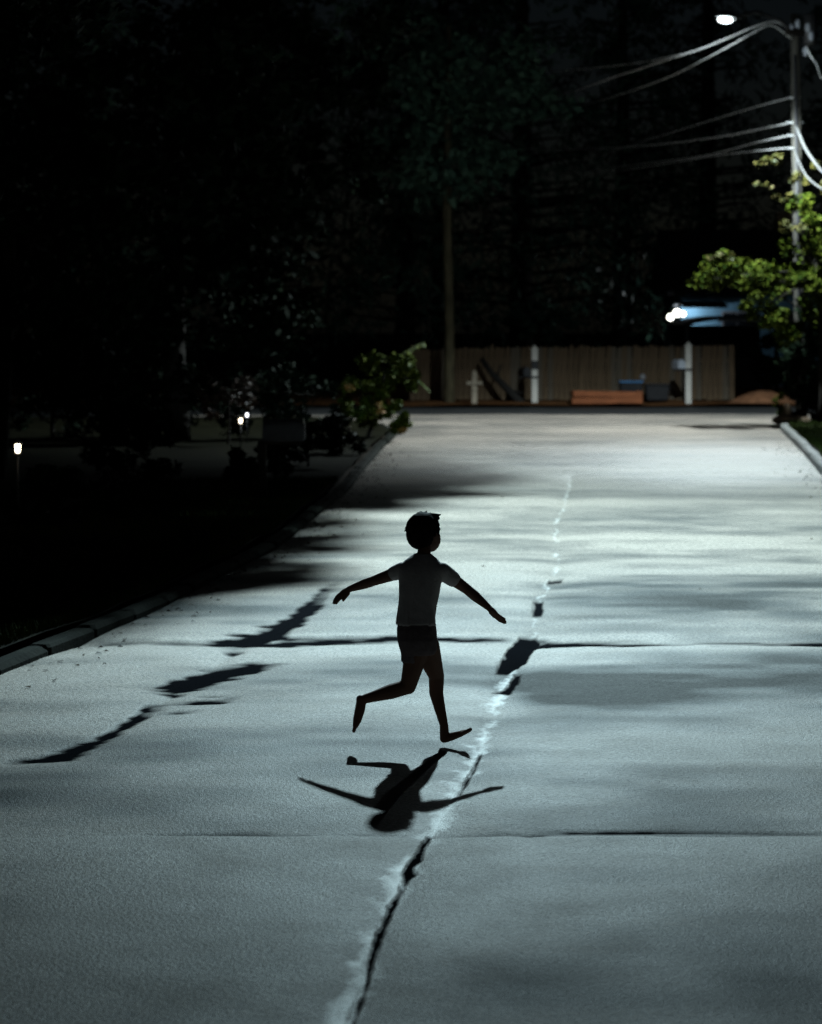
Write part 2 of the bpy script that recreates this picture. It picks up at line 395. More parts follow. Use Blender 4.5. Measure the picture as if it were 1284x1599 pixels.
vstrip([(984, 812, 838), (992, 804, 845), (1002, 798, 842), (1014, 790, 830), (1026, 783, 822), (1036, 778, 808), (1046, 777, 790)])
vstrip([(1046, 803, 815), (1058, 796, 812), (1070, 788, 804), (1077, 770, 800)])
vstrip([(905, 856, 876), (912, 852, 872)])
vstrip([(936, 834, 846), (950, 833, 848), (958, 832, 846)])
vstrip([(1296, 668, 675), (1310, 660, 670), (1322, 652, 664), (1336, 644, 660), (1350, 633, 646), (1358, 630, 650), (1366, 628, 644), (1385, 622, 632), (1410, 608, 617), (1440, 594, 603),
        (1465, 582, 593), (1490, 572, 587), (1515, 570, 579), (1540, 564, 570), (1599, 546, 552), (1640, 532, 536)])
vstrip([(1176, 749, 752), (1200, 738, 742), (1230, 720, 724), (1240, 714, 718)])
hstrip([(225, 1301, 1304), (330, 1301, 1304.5), (450, 1300.5, 1304), (600, 1300.5, 1303), (640, 1300, 1303)])
hstrip([(700, 1299, 1302), (800, 1297, 1302), (830, 1297, 1309), (860, 1297, 1302), (1000, 1296, 1299.5), (1180, 1295, 1298), (1284, 1295, 1297)])

tar = tar*np.clip(1.08+.08*RAG, .93, 1)
lit_wear = lit_wear*(1-tar); Z = Z-.006*tar
me.vertices.foreach_set('co', np.stack([X, Y, Z], -1).astype(np.float32).ravel())
for nm, arr in (('lit_wear', lit_wear), ('tone', tone), ('tar', tar)):
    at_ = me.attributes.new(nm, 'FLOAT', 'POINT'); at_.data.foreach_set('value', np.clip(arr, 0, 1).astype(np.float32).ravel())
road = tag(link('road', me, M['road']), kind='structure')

cs = MB()
for i in range(24):
    x0, x1 = -40+i*4, -36+i*4
    cs.quad((x0, 57.2, -.035), (x1, 57.2, -.035), (x1, 66.2+.03*x1, -.035), (x0, 66.2+.03*x0, -.035))
cross = tag(cs.build('cross_street', M['fresh']), kind='structure')

# verges: lawn sheets behind the kerbs, with a leaf-litter strip along the cross street
def strip_sheet(name, xs_a, xs_b, ys, z, m, zn=.03):
    xs_a = np.asarray(xs_a); xs_b = np.asarray(xs_b); n = 36
    f = np.linspace(0, 1, n)**2
    Xv = xs_a[:, None]*(1-f)+xs_b[:, None]*f; Yv = np.repeat(np.asarray(ys)[:, None], n, 1)
    Zv = z + zn*vnoise(Xv/1.3, Yv/1.3, 31) + zn*.5*vnoise(Xv/.4, Yv/.4, 32)
    mb = MB(); mb.v = [tuple(p) for p in np.stack([Xv, Yv, Zv], -1).reshape(-1, 3)]
    for i in range(len(ys)-1):
        for j in range(n-1):
            a = i*n+j; fc = (a, a+1, a+n+1, a+n)
            mb.f.append(fc if xs_b[0] > xs_a[0] else fc[::-1])
    return mb.build(name, m, None, True)
ys = np.linspace(6, 57.0, 110)
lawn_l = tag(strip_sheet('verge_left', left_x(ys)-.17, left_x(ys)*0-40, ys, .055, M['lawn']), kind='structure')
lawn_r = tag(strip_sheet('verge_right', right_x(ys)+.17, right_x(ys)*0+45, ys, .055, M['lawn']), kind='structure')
xs = np.linspace(-30, 40, 90)
fb = MB(); nn = 12
for x in xs:
    for j in range(nn):
        y = 66.3+.03*x + j*1.3
        fb.v.append((x, y, .03+.10*min(j, 3)/3+.05*float(vnoise(np.array(x/.9), np.array(y/.9), 33))))
for i in range(len(xs)-1):
    for j in range(nn-1):
        a = i*nn+j; fb.f.append((a, a+nn, a+nn+1, a+1))
litter = tag(fb.build('verge_far', M['litter'], None, True), kind='structure')

# kerbs: separate stones
def kerb(name, fx, side, d0, d1):
    root = None
    base = bpy.data.objects.new(name, None); COL.objects.link(base); tag(base, kind='structure')
    shared = []
    for k in range(4):
        rr = random.Random(k+side*5)
        shared.append(MB().box((0, 0, 0), (.16, .97, .22), bev=.02+.008*k).mesh('kerb_stone'))
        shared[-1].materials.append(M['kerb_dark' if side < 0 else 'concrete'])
    y = d0; i = 0
    while y < d1:
        x0, x1 = float(fx(y)), float(fx(y+.98)); ang = math.atan2(x1-x0, .98); ln = .98*math.hypot(1, (x1-x0)/.98)
        o = bpy.data.objects.new('kerb_stone', shared[i % 4]); COL.objects.link(o); o.parent = base
        o.location = ((x0+x1)/2+side*.085, y+.49, (-.078 if side < 0 else -.02)+random.uniform(-.008, .008)); o.rotation_euler = (random.uniform(-.006, .006), random.uniform(-.02, .02), -ang)
        o.scale = (1, ln/.98, 1)
        y += .98; i += 1
    return base
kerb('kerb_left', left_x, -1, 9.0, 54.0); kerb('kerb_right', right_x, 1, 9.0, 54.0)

# grass blades
def grass(name, label, n, fx, fy, hmin, hmax):
    x, y = fx(n), None
    yv = fy(n); xv = fx(yv)
    h = rng.uniform(hmin, hmax, n); a = rng.uniform(0, 2*math.pi, n); w = rng.uniform(.002, .005, n)*1.6
    lean = rng.uniform(-.5, .5, (n, 2))*h[:, None]
    z0 = .05+.03*vnoise(xv/1.3, yv/1.3, 31)+.015*vnoise(xv/.4, yv/.4, 32)
    P = np.zeros((n, 4, 3))
    P[:, 0] = np.stack([xv-w*np.cos(a), yv-w*np.sin(a), z0], -1); P[:, 1] = np.stack([xv+w*np.cos(a), yv+w*np.sin(a), z0], -1)
    P[:, 2] = np.stack([xv+w*.3*np.cos(a)+lean[:, 0], yv+lean[:, 1], z0+h], -1); P[:, 3] = np.stack([xv-w*.3*np.cos(a)+lean[:, 0], yv+lean[:, 1], z0+h], -1)
    return tag(link(name, quads_mesh(name, P), M['grass']), label, 'grass', kind='stuff')
def gl_y(n): return rng.uniform(14.5, 34, n)
def gl_x(y):
    if isinstance(y, int): return None
    return left_x(y)-.2-rng.uniform(0, 1, len(y))**1.6*2.6
def gr_y(n): return rng.uniform(33, 53, n)
def gr_x(y):
    if isinstance(y, int): return None
    return right_x(y)+.2+rng.uniform(0, 1, len(y))**1.5*3.0
grass('grass', 'short dark grass on the verge left of the road', 42000, gl_x, gl_y, .03, .09)
grass('grass', 'bright green lit grass behind the right kerb', 30000, gr_x, gr_y, .03, .08)

def fallen(n):
    y = rng.uniform(9, 46, n); side = rng.random(n)
    e = np.abs(rng.normal(0, .22, n))+.03
    x = np.where(side < .6, left_x(y)+e, np.where(side < .97, right_x(y)-e, left_x(y)+rng.random(n)*(right_x(y)-left_x(y))))
    z = road_h(x, y)+.006
    a = rng.uniform(0, 6.28, n); sz = rng.uniform(.012, .032, n); P = np.zeros((n, 4, 3))
    for k, (f, g) in enumerate(((1, 0), (0, .55), (-1, 0), (0, -.55))):
        P[:, k, 0] = x+sz*(np.cos(a)*f-np.sin(a)*g); P[:, k, 1] = y+sz*(np.sin(a)*f+np.cos(a)*g); P[:, k, 2] = z+rng.uniform(0, .018, n)*(k % 2)
    return P
tag(link('fallen_leaves', quads_mesh('fallen_leaves', fallen(700)), leaf_mat('dry leaves', (.012, .009, .006), (.05, .035, .02), spec=.05)), 'small dry leaves scattered along the gutters of the road', 'leaves', kind='stuff')

# ------------------------------------------------------------------ vegetation
def leaves(clumps, size, droop=0.0, aspect=.5, avoid=None):
    """clumps: (cx,cy,cz, rx,ry,rz, n) -> quads array; leaves sit mostly in the outer shell of uneven sub-clumps"""
    out = []
    rng = np.random.default_rng(int(abs(clumps[0][0]*911+clumps[0][1]*57+clumps[0][2]*13+len(clumps))*10))
    for cl in clumps:
        cx, cy, cz, rx, ry, rz, n = cl[:7]
        if len(cl) > 7:                                   # close inner foliage: fills its whole volume
            w = rng.normal(size=(n, 3)); w /= np.linalg.norm(w, axis=1)[:, None]; w *= rng.random(n)[:, None]**(1/3)*1.05
            out.append(w*np.array([rx, ry, rz])+np.array([cx, cy, cz])); continue
        ns = max(4, n//90)
        v = rng.normal(size=(ns, 3)); v /= np.linalg.norm(v, axis=1)[:, None]
        sc = v*rng.uniform(.25, 1.0, ns)[:, None]**.6
        sr = rng.uniform(.16, .38, ns)
        k = rng.integers(0, ns, n)
        w = rng.normal(size=(n, 3)); w /= np.linalg.norm(w, axis=1)[:, None]; w *= rng.uniform(.2, 1.15, n)[:, None]**.7
        p = (sc[k]+w*sr[k][:, None])*np.array([rx, ry, rz])+np.array([cx, cy, cz])
        p[:, 2] -= droop*np.linalg.norm((p[:, :2]-np.array([cx, cy])), axis=1)
        out.append(p)
    p = np.concatenate(out); n = len(p)
    if avoid is not None:
        keep = np.linalg.norm(p-np.array(avoid[0]), axis=1) > avoid[1]; p = p[keep]; n = len(p)
    a = rng.normal(size=(n, 3)); a[:, 2] *= .6; a /= np.linalg.norm(a, axis=1)[:, None]
    b = rng.normal(size=(n, 3)); b -= a*np.sum(a*b, 1)[:, None]; b /= np.linalg.norm(b, axis=1)[:, None]
    s = size*rng.uniform(.6, 1.35, n)[:, None]
    P = np.stack([p-a*s, p+b*s*aspect, p+a*s, p-b*s*aspect], 1)
    return P

def branchy(mb, p0, p1, r0, r1, bend=.12, seg=7, n=5):
    p0, p1 = Vector(p0), Vector(p1); L = (p1-p0).length
    off = Vector((random.uniform(-1, 1), random.uniform(-1, 1), random.uniform(0, 1)))*L*bend
    pts = [p0.lerp(p1, i/n)+off*math.sin(math.pi*i/n) for i in range(n+1)]
    mb.tube(pts, [r0+(r1-r0)*i/n for i in range(n+1)], seg); return pts

def tree(name, label, cat, base, clumps, size, lm, trunk_top=None, r0=.2, group=None, limbs=True, limb_from=None, droop=0., aspect=.5, avoid=None, extra=None):
    t = thing(name, label, cat, base, group)
    tb = MB(); b = Vector(base)
    if trunk_top is None:
        trunk_top = Vector((np.mean([c[0] for c in clumps]), np.mean([c[1] for c in clumps]), np.mean([c[2] for c in clumps])))
    pts = branchy(tb, b-Vector((0, 0, .15)), trunk_top, r0, r0*.35, .04, 9, 7)
    if limbs:
        for c in clumps:
            k = limb_from or random.choice((3, 4, 5, 6))
            branchy(tb, pts[k], (c[0], c[1], c[2]), r0*.4, r0*.07, .1, 6)
            for _ in range(2):
                branchy(tb, (c[0], c[1], c[2]), (c[0]+random.uniform(-.7, .7)*c[3], c[1]+random.uniform(-.7, .7)*c[4], c[2]+random.uniform(-.4, .8)*c[5]), r0*.1, r0*.02, .1, 5)
    tb.build('trunk', M['bark'], t, True)
    link('crown', quads_mesh('crown', leaves(clumps, size, droop, aspect, avoid)), lm, t)
    if extra:
        for (ecl, esz, em) in extra: link('crown', quads_mesh('crown', leaves(ecl, esz)), em, t)
    return t

def conifer(label, base, height, rad, n, lm=None, group=None, low=.12):
    t = thing('conifer_tree', label, 'tree', base, group); b = Vector(base)
    tb = MB(); tb.tube([b-Vector((0, 0, .2)), b+Vector((.05, 0, height*.4)), b+Vector((0, 0, height))], [.02*height, .013*height, .01], 9)
    out = []
    nb = int(height*7); per = max(20, n//nb)
    for i in range(nb):
        z = height*(low+(1-low)*(i+random.random())/nb); a = random.uniform(0, 2*math.pi)
        L = rad*(1-(z/height))**.75*random.uniform(.65, 1.15)+.25
        dirv = Vector((math.cos(a), math.sin(a), 0))
        p0 = b+Vector((0, 0, z)); p1 = p0+dirv*L*.6+Vector((0, 0, .06*L)); p2 = p0+dirv*L+Vector((0, 0, -.28*L))
        tb.tube([p0, p1, p2], [.03+.012*L, .015+.006*L, .006], 5)
        tt = rng.uniform(.12, 1.02, per)**.8
        bz = np.where(tt[:, None] < .6, np.array(p0)+(np.array(p1)-np.array(p0))*(tt[:, None]/.6), np.array(p1)+(np.array(p2)-np.array(p1))*((tt[:, None]-.6)/.4))
        spread = rng.normal(size=(per, 3))*np.array([.22, .22, .12])*(.5+L*.22)
        bz = bz+spread; bz[:, 2] -= np.abs(rng.normal(size=per))*.16*L*.6
        out.append(bz)
    p = np.concatenate(out); m_ = len(p)
    a = rng.normal(size=(m_, 3)); a[:, 2] -= .6; a /= np.linalg.norm(a, axis=1)[:, None]
    c = rng.normal(size=(m_, 3)); c -= a*np.sum(a*c, 1)[:, None]; c /= np.linalg.norm(c, axis=1)[:, None]
    s = rng.uniform(.12, .30, m_)[:, None]
    tb.build('trunk', M['bark'], t, True)
    link('crown', quads_mesh('crown', np.stack([p-a*s, p+c*s*.28, p+a*s, p-c*s*.28], 1)), lm or M['leaf_conifer'], t)
    return t

# overhanging tree: throws the ragged shade on the left verge and kerb side of the road
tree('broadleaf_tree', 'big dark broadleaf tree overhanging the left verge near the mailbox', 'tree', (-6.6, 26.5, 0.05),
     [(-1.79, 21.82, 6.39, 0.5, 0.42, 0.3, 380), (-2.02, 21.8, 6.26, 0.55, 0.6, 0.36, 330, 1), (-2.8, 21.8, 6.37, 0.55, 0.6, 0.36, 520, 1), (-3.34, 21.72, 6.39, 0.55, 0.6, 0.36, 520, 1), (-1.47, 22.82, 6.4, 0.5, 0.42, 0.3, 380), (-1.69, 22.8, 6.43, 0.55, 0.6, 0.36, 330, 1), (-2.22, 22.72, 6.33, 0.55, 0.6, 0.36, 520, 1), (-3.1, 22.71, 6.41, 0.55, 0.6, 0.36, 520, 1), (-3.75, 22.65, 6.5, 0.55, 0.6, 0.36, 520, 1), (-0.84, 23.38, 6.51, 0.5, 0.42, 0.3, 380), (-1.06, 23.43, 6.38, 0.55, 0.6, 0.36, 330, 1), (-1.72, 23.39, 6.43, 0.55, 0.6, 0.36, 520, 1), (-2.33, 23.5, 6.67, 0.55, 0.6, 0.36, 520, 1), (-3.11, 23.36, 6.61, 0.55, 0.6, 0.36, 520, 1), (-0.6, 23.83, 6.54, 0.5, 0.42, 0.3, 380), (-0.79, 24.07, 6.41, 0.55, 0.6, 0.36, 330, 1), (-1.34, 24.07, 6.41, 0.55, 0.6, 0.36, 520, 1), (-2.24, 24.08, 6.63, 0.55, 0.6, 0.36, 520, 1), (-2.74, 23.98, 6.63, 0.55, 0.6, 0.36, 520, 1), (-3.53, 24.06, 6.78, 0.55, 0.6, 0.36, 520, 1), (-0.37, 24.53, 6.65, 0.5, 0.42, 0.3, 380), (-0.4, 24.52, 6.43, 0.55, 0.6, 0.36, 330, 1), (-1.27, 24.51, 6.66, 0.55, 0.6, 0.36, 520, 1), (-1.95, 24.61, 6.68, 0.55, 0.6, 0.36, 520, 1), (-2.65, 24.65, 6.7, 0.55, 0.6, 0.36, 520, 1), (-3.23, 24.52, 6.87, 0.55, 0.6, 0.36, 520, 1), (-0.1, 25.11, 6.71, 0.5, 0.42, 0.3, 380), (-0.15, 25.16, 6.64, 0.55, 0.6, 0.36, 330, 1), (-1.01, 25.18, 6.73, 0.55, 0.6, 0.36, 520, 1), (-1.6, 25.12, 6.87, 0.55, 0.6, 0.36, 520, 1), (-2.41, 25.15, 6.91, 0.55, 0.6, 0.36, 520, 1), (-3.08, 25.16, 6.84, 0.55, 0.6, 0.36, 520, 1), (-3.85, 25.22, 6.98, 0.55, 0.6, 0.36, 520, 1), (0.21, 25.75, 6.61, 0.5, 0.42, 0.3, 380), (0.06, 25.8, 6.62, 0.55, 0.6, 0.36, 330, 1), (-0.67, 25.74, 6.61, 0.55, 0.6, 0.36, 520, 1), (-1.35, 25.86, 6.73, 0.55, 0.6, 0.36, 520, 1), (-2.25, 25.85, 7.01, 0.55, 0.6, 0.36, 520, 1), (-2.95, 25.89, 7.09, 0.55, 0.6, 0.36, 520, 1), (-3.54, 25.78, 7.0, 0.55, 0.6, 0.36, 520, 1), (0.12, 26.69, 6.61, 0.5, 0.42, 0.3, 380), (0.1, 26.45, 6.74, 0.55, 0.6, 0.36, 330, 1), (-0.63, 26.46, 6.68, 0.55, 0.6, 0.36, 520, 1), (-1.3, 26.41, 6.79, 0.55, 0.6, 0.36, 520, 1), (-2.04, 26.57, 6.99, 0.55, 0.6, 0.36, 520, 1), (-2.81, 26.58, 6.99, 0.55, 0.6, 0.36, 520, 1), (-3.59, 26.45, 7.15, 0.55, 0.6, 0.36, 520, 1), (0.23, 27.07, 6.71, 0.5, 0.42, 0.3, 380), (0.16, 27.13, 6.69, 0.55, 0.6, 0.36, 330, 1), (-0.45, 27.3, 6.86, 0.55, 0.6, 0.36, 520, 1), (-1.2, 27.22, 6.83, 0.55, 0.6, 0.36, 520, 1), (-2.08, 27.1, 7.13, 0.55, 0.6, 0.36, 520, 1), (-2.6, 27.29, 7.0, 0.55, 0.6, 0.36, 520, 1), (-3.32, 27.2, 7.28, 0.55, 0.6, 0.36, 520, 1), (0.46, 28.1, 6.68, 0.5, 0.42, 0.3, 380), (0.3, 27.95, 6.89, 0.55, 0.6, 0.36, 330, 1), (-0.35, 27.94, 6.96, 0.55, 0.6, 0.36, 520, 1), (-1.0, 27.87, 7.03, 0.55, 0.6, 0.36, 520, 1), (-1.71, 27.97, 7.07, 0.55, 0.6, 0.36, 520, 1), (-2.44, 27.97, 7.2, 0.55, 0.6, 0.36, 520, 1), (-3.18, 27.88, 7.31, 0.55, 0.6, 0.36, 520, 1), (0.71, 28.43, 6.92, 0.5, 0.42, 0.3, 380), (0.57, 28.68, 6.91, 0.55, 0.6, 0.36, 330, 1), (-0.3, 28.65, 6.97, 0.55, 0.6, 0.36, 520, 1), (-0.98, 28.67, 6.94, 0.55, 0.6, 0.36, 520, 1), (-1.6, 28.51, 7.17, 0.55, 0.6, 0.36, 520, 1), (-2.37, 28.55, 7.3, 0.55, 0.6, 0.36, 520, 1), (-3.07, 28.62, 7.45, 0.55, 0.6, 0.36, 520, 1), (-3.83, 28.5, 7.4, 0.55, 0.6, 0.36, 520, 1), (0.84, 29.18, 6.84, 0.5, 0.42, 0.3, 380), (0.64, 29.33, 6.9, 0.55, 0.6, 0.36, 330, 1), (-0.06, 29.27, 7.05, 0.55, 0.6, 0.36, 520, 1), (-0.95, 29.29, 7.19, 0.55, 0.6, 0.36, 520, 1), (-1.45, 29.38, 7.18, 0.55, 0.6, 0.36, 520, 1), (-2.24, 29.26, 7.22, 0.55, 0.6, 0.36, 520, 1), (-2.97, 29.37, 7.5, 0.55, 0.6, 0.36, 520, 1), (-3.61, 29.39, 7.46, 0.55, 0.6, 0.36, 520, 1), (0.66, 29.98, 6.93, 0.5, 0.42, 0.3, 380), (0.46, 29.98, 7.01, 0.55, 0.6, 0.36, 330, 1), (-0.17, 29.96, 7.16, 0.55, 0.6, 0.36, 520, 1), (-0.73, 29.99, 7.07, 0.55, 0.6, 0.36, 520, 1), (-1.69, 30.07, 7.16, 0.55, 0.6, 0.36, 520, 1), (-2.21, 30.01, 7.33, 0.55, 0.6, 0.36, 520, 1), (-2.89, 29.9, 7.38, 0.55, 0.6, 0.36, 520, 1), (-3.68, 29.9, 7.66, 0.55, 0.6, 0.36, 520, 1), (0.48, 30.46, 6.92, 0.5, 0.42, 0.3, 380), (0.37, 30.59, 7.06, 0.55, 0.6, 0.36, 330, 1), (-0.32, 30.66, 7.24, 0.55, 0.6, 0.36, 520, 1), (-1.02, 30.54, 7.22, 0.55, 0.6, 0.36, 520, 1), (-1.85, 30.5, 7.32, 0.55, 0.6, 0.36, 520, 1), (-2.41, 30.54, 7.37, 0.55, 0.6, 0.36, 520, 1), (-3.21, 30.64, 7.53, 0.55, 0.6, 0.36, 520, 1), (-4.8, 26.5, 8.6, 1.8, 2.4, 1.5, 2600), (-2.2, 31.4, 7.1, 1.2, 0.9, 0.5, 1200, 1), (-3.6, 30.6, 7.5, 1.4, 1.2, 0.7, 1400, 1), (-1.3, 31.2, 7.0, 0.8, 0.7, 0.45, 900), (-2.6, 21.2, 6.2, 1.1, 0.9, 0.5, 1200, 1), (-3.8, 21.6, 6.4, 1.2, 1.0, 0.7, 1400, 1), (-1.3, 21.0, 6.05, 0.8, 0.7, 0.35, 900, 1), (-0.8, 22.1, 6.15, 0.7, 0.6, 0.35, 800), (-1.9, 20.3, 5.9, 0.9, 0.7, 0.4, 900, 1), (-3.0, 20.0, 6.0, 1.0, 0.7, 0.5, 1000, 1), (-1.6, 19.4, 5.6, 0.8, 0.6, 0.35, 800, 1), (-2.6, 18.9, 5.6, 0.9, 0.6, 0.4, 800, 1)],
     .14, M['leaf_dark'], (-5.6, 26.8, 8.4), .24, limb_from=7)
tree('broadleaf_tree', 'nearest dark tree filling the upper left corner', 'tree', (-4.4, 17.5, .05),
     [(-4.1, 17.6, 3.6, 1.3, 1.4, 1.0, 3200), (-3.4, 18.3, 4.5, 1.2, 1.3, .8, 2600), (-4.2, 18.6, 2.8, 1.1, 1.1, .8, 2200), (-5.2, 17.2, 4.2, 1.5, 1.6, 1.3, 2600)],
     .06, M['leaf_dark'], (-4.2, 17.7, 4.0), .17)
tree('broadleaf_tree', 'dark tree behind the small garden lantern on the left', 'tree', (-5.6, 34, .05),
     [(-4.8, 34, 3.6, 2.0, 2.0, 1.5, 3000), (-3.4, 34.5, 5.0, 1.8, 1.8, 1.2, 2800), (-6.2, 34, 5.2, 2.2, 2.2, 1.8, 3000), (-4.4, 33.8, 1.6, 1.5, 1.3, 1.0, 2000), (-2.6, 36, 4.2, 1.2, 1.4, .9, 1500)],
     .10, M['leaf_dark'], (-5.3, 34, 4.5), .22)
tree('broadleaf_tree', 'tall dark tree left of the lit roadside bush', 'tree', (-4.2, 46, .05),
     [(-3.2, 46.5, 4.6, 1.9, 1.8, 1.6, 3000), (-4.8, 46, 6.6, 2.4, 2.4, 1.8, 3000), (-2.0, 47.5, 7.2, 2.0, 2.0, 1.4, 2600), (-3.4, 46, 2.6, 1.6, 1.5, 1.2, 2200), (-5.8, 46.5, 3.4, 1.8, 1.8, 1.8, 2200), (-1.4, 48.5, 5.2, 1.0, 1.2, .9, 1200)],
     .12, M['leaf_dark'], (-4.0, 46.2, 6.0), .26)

# roadside bush on the left, lit by the far street lamp
bushc = [AT(600, 580, 47), AT(585, 640, 46.5), AT(640, 590, 47.4), AT(560, 620, 46.2), AT(615, 655, 46.8)]
tree('roadside_bush', 'green leafy bush with orange tips at the left edge of the road', 'bush', (-.85, 46.6, .05),
     [(bushc[0].x, 47, bushc[0].z, .52, .5, .42, 1300), (bushc[1].x, 46.5, bushc[1].z, .42, .4, .38, 1300), (bushc[2].x-.05, 47.4, bushc[2].z, .30, .3, .32, 600), (bushc[3].x, 46.2, bushc[3].z, .38, .4, .45, 800), (bushc[4].x, 46.8, .42, .36, .34, .3, 900)],
     .06, M['leaf_green'], (bushc[0].x, 46.9, 1.2), .05, extra=[
         ([(AT(594, 640, 46)).to_tuple() + (.09, .12, .16, 60), (AT(547, 606, 45.6)).to_tuple() + (.12, .12, .1, 50), (AT(625, 668, 46.6)).to_tuple() + (.2, .15, .08, 60)], .055, M['leaf_orange'])])
frond = MB()
for (px, py) in ((668, 607), (662, 535), (650, 575), (640, 548)):
    e = AT(px, py, 47.3); s0 = Vector((bushc[0].x+.15, 47.2, bushc[0].z+.05*(py < 570)))
    L = (e-s0).length
    for k in range(16):
        f = .35+.65*k/15; c = s0.lerp(e, f)+Vector((0, 0, .12*math.sin(f*3)))
        for sgn in (-1, 1):
            tip = c+Vector((.05, random.uniform(-.08, .08), sgn*.075-.04)); sd = Vector((.009, .02, .006))
            frond.quad(c-sd*.3, c.lerp(tip, .5)+sd, tip, c.lerp(tip, .5)-sd)
    frond.tube([s0, s0.lerp(e, .5)+Vector((0, 0, .12)), e], [.006, .004, .002], 5)
fo = frond.build('frond', M['leaf_green'], bpy.data.objects['roadside_bush'])

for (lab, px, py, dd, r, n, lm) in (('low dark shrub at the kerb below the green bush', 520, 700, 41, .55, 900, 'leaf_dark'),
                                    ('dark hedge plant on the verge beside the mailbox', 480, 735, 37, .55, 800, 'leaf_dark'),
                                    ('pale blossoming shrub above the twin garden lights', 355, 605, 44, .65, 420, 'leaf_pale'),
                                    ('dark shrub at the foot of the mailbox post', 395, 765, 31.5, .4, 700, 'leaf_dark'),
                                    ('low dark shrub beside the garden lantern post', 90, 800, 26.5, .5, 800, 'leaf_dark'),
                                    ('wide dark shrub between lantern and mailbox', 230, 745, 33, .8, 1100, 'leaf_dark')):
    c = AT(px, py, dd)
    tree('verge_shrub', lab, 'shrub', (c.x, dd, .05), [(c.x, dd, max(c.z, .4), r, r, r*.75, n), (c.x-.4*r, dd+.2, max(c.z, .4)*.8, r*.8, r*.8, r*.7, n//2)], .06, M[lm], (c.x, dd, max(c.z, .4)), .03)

hd_cl = [(-1.75-1.45*k, 46.2+.12*k, .85+.12*math.sin(k*2.1), 1.0, .6, .85, 1300) for k in range(8)]  # hedge added to stop the far lamp's light and cover the lit verge
tree('light_block_hedge', 'added black hedge blocking light and view of the left verge behind the twin garden lights', 'hedge', (-6.5, 46.6, .05), hd_cl, .07, M['leaf_dark'], (-6.5, 46.6, .8), .05)

# right-hand side: yellow green tree in front of the pole, dark hedge below
def C(px, py, d, rx, rz, n): 
    p = AT(px, py, d); return (p.x, d, p.z, rx, rx, rz, n)
tree('roadside_tree', 'yellow green tree in front of the utility pole', 'tree', (8.55, 53.6, .05),
     [C(1150, 425, 52.6, .78, .46, 1500), C(1215, 440, 53, .8, .55, 1700), C(1120, 435, 52.2, .4, .28, 420), C(1185, 485, 52.6, .65, .38, 1000), C(1262, 400, 53.8, .7, .75, 1500), C(1240, 500, 53.4, .6, .5, 1000), C(1268, 330, 54.2, .5, .55, 700), C(1275, 460, 53.6, .6, .7, 1000)],
     .06, M['leaf_green'], (8.45, 53.6, 3.6), .07,
     extra=[([C(1208, 262, 53.0, .38, .28, 260), C(1228, 300, 53.4, .38, .32, 260), C(1232, 352, 53.2, .45, .22, 320), C(1192, 286, 52.8, .22, .12, 90), C(1130, 405, 52.3, .3, .16, 120), C(1268, 275, 54, .35, .4, 320)], .055, M['leaf_yellow'])])
tree('hedge_bush', 'tall black hedge bush at the right edge behind the lawn', 'bush', (8.75, 54.6, .05),
     [C(1262, 570, 54.5, .55, .8, 1500), C(1270, 630, 54.3, .5, .5, 1100), C(1284, 520, 55, .7, .8, 1300), C(1240, 540, 54.6, .3, .35, 500), C(1300, 600, 54.6, .7, .9, 1200)],
     .075, M['leaf_dark'], (8.75, 54.6, 1.6), .09)

# small tree and trunk behind the fence
tree('garden_tree', 'small round green shrub tree rising behind the fence', 'tree', (5.0, 78, .05),
     [C(800, 505, 77, .8, .55, 700), C(850, 500, 77.4, .9, .6, 800), C(825, 480, 77.2, .7, .4, 450)], .11, M['leaf_conifer'], (3.7, 77.5, 2.4), .08)
tt = thing('bare_trunk_tree', 'straight bare trunk in front of the left end of fence', 'tree', (AT(701, 628, 67.6).x, 67.6, .05))
tx = AT(701, 628, 67.6).x
MB().tube([(tx, 67.6, -.1), (tx+.02, 67.6, 2), (tx-.05, 67.6, 5), (tx, 67.7, 10)], [.17, .13, .12, .06], 10).build('trunk', M['barepale'], tt, True)
link('crown', quads_mesh('crown', leaves([(tx-.4, 68, 6.5, 2.0, 1.8, 1.5, 2600), (tx+.9, 68.2, 8.4, 2.2, 1.9, 1.6, 2400), (tx-1.6, 68.3, 9.4, 2.0, 1.8, 1.6, 2000)], .14)), M['leaf_conifer'], tt)

far = [(-13, 74, 17, 3.8, 'far left of the street'), (-8.5, 70, 19, 3.6, 'behind the left shrubs'), (-4.2, 76, 21, 4.2, 'left of the bare trunk'), (-.2, 80, 18, 3.6, 'just behind the bare trunk'),
       (3.6, 84, 22, 4.6, 'behind the round shrub tree'), (7.4, 90, 20, 4.2, 'behind the middle of the fence'), (11.2, 97, 23, 4.8, 'behind the blue house'), (15.5, 92, 20, 4.6, 'right of the blue house'),
       (-6, 92, 24, 5, 'tallest at the back left'), (1.2, 98, 25, 5, 'at the back centre'), (19.5, 84, 18, 4.2, 'at the far right behind the hedge')]
for (x, y, h, r, where) in far:
    conifer('tall dark conifer ' + where, (x, y, 0), h, r, 5200, group='dark conifers beyond the cross street')

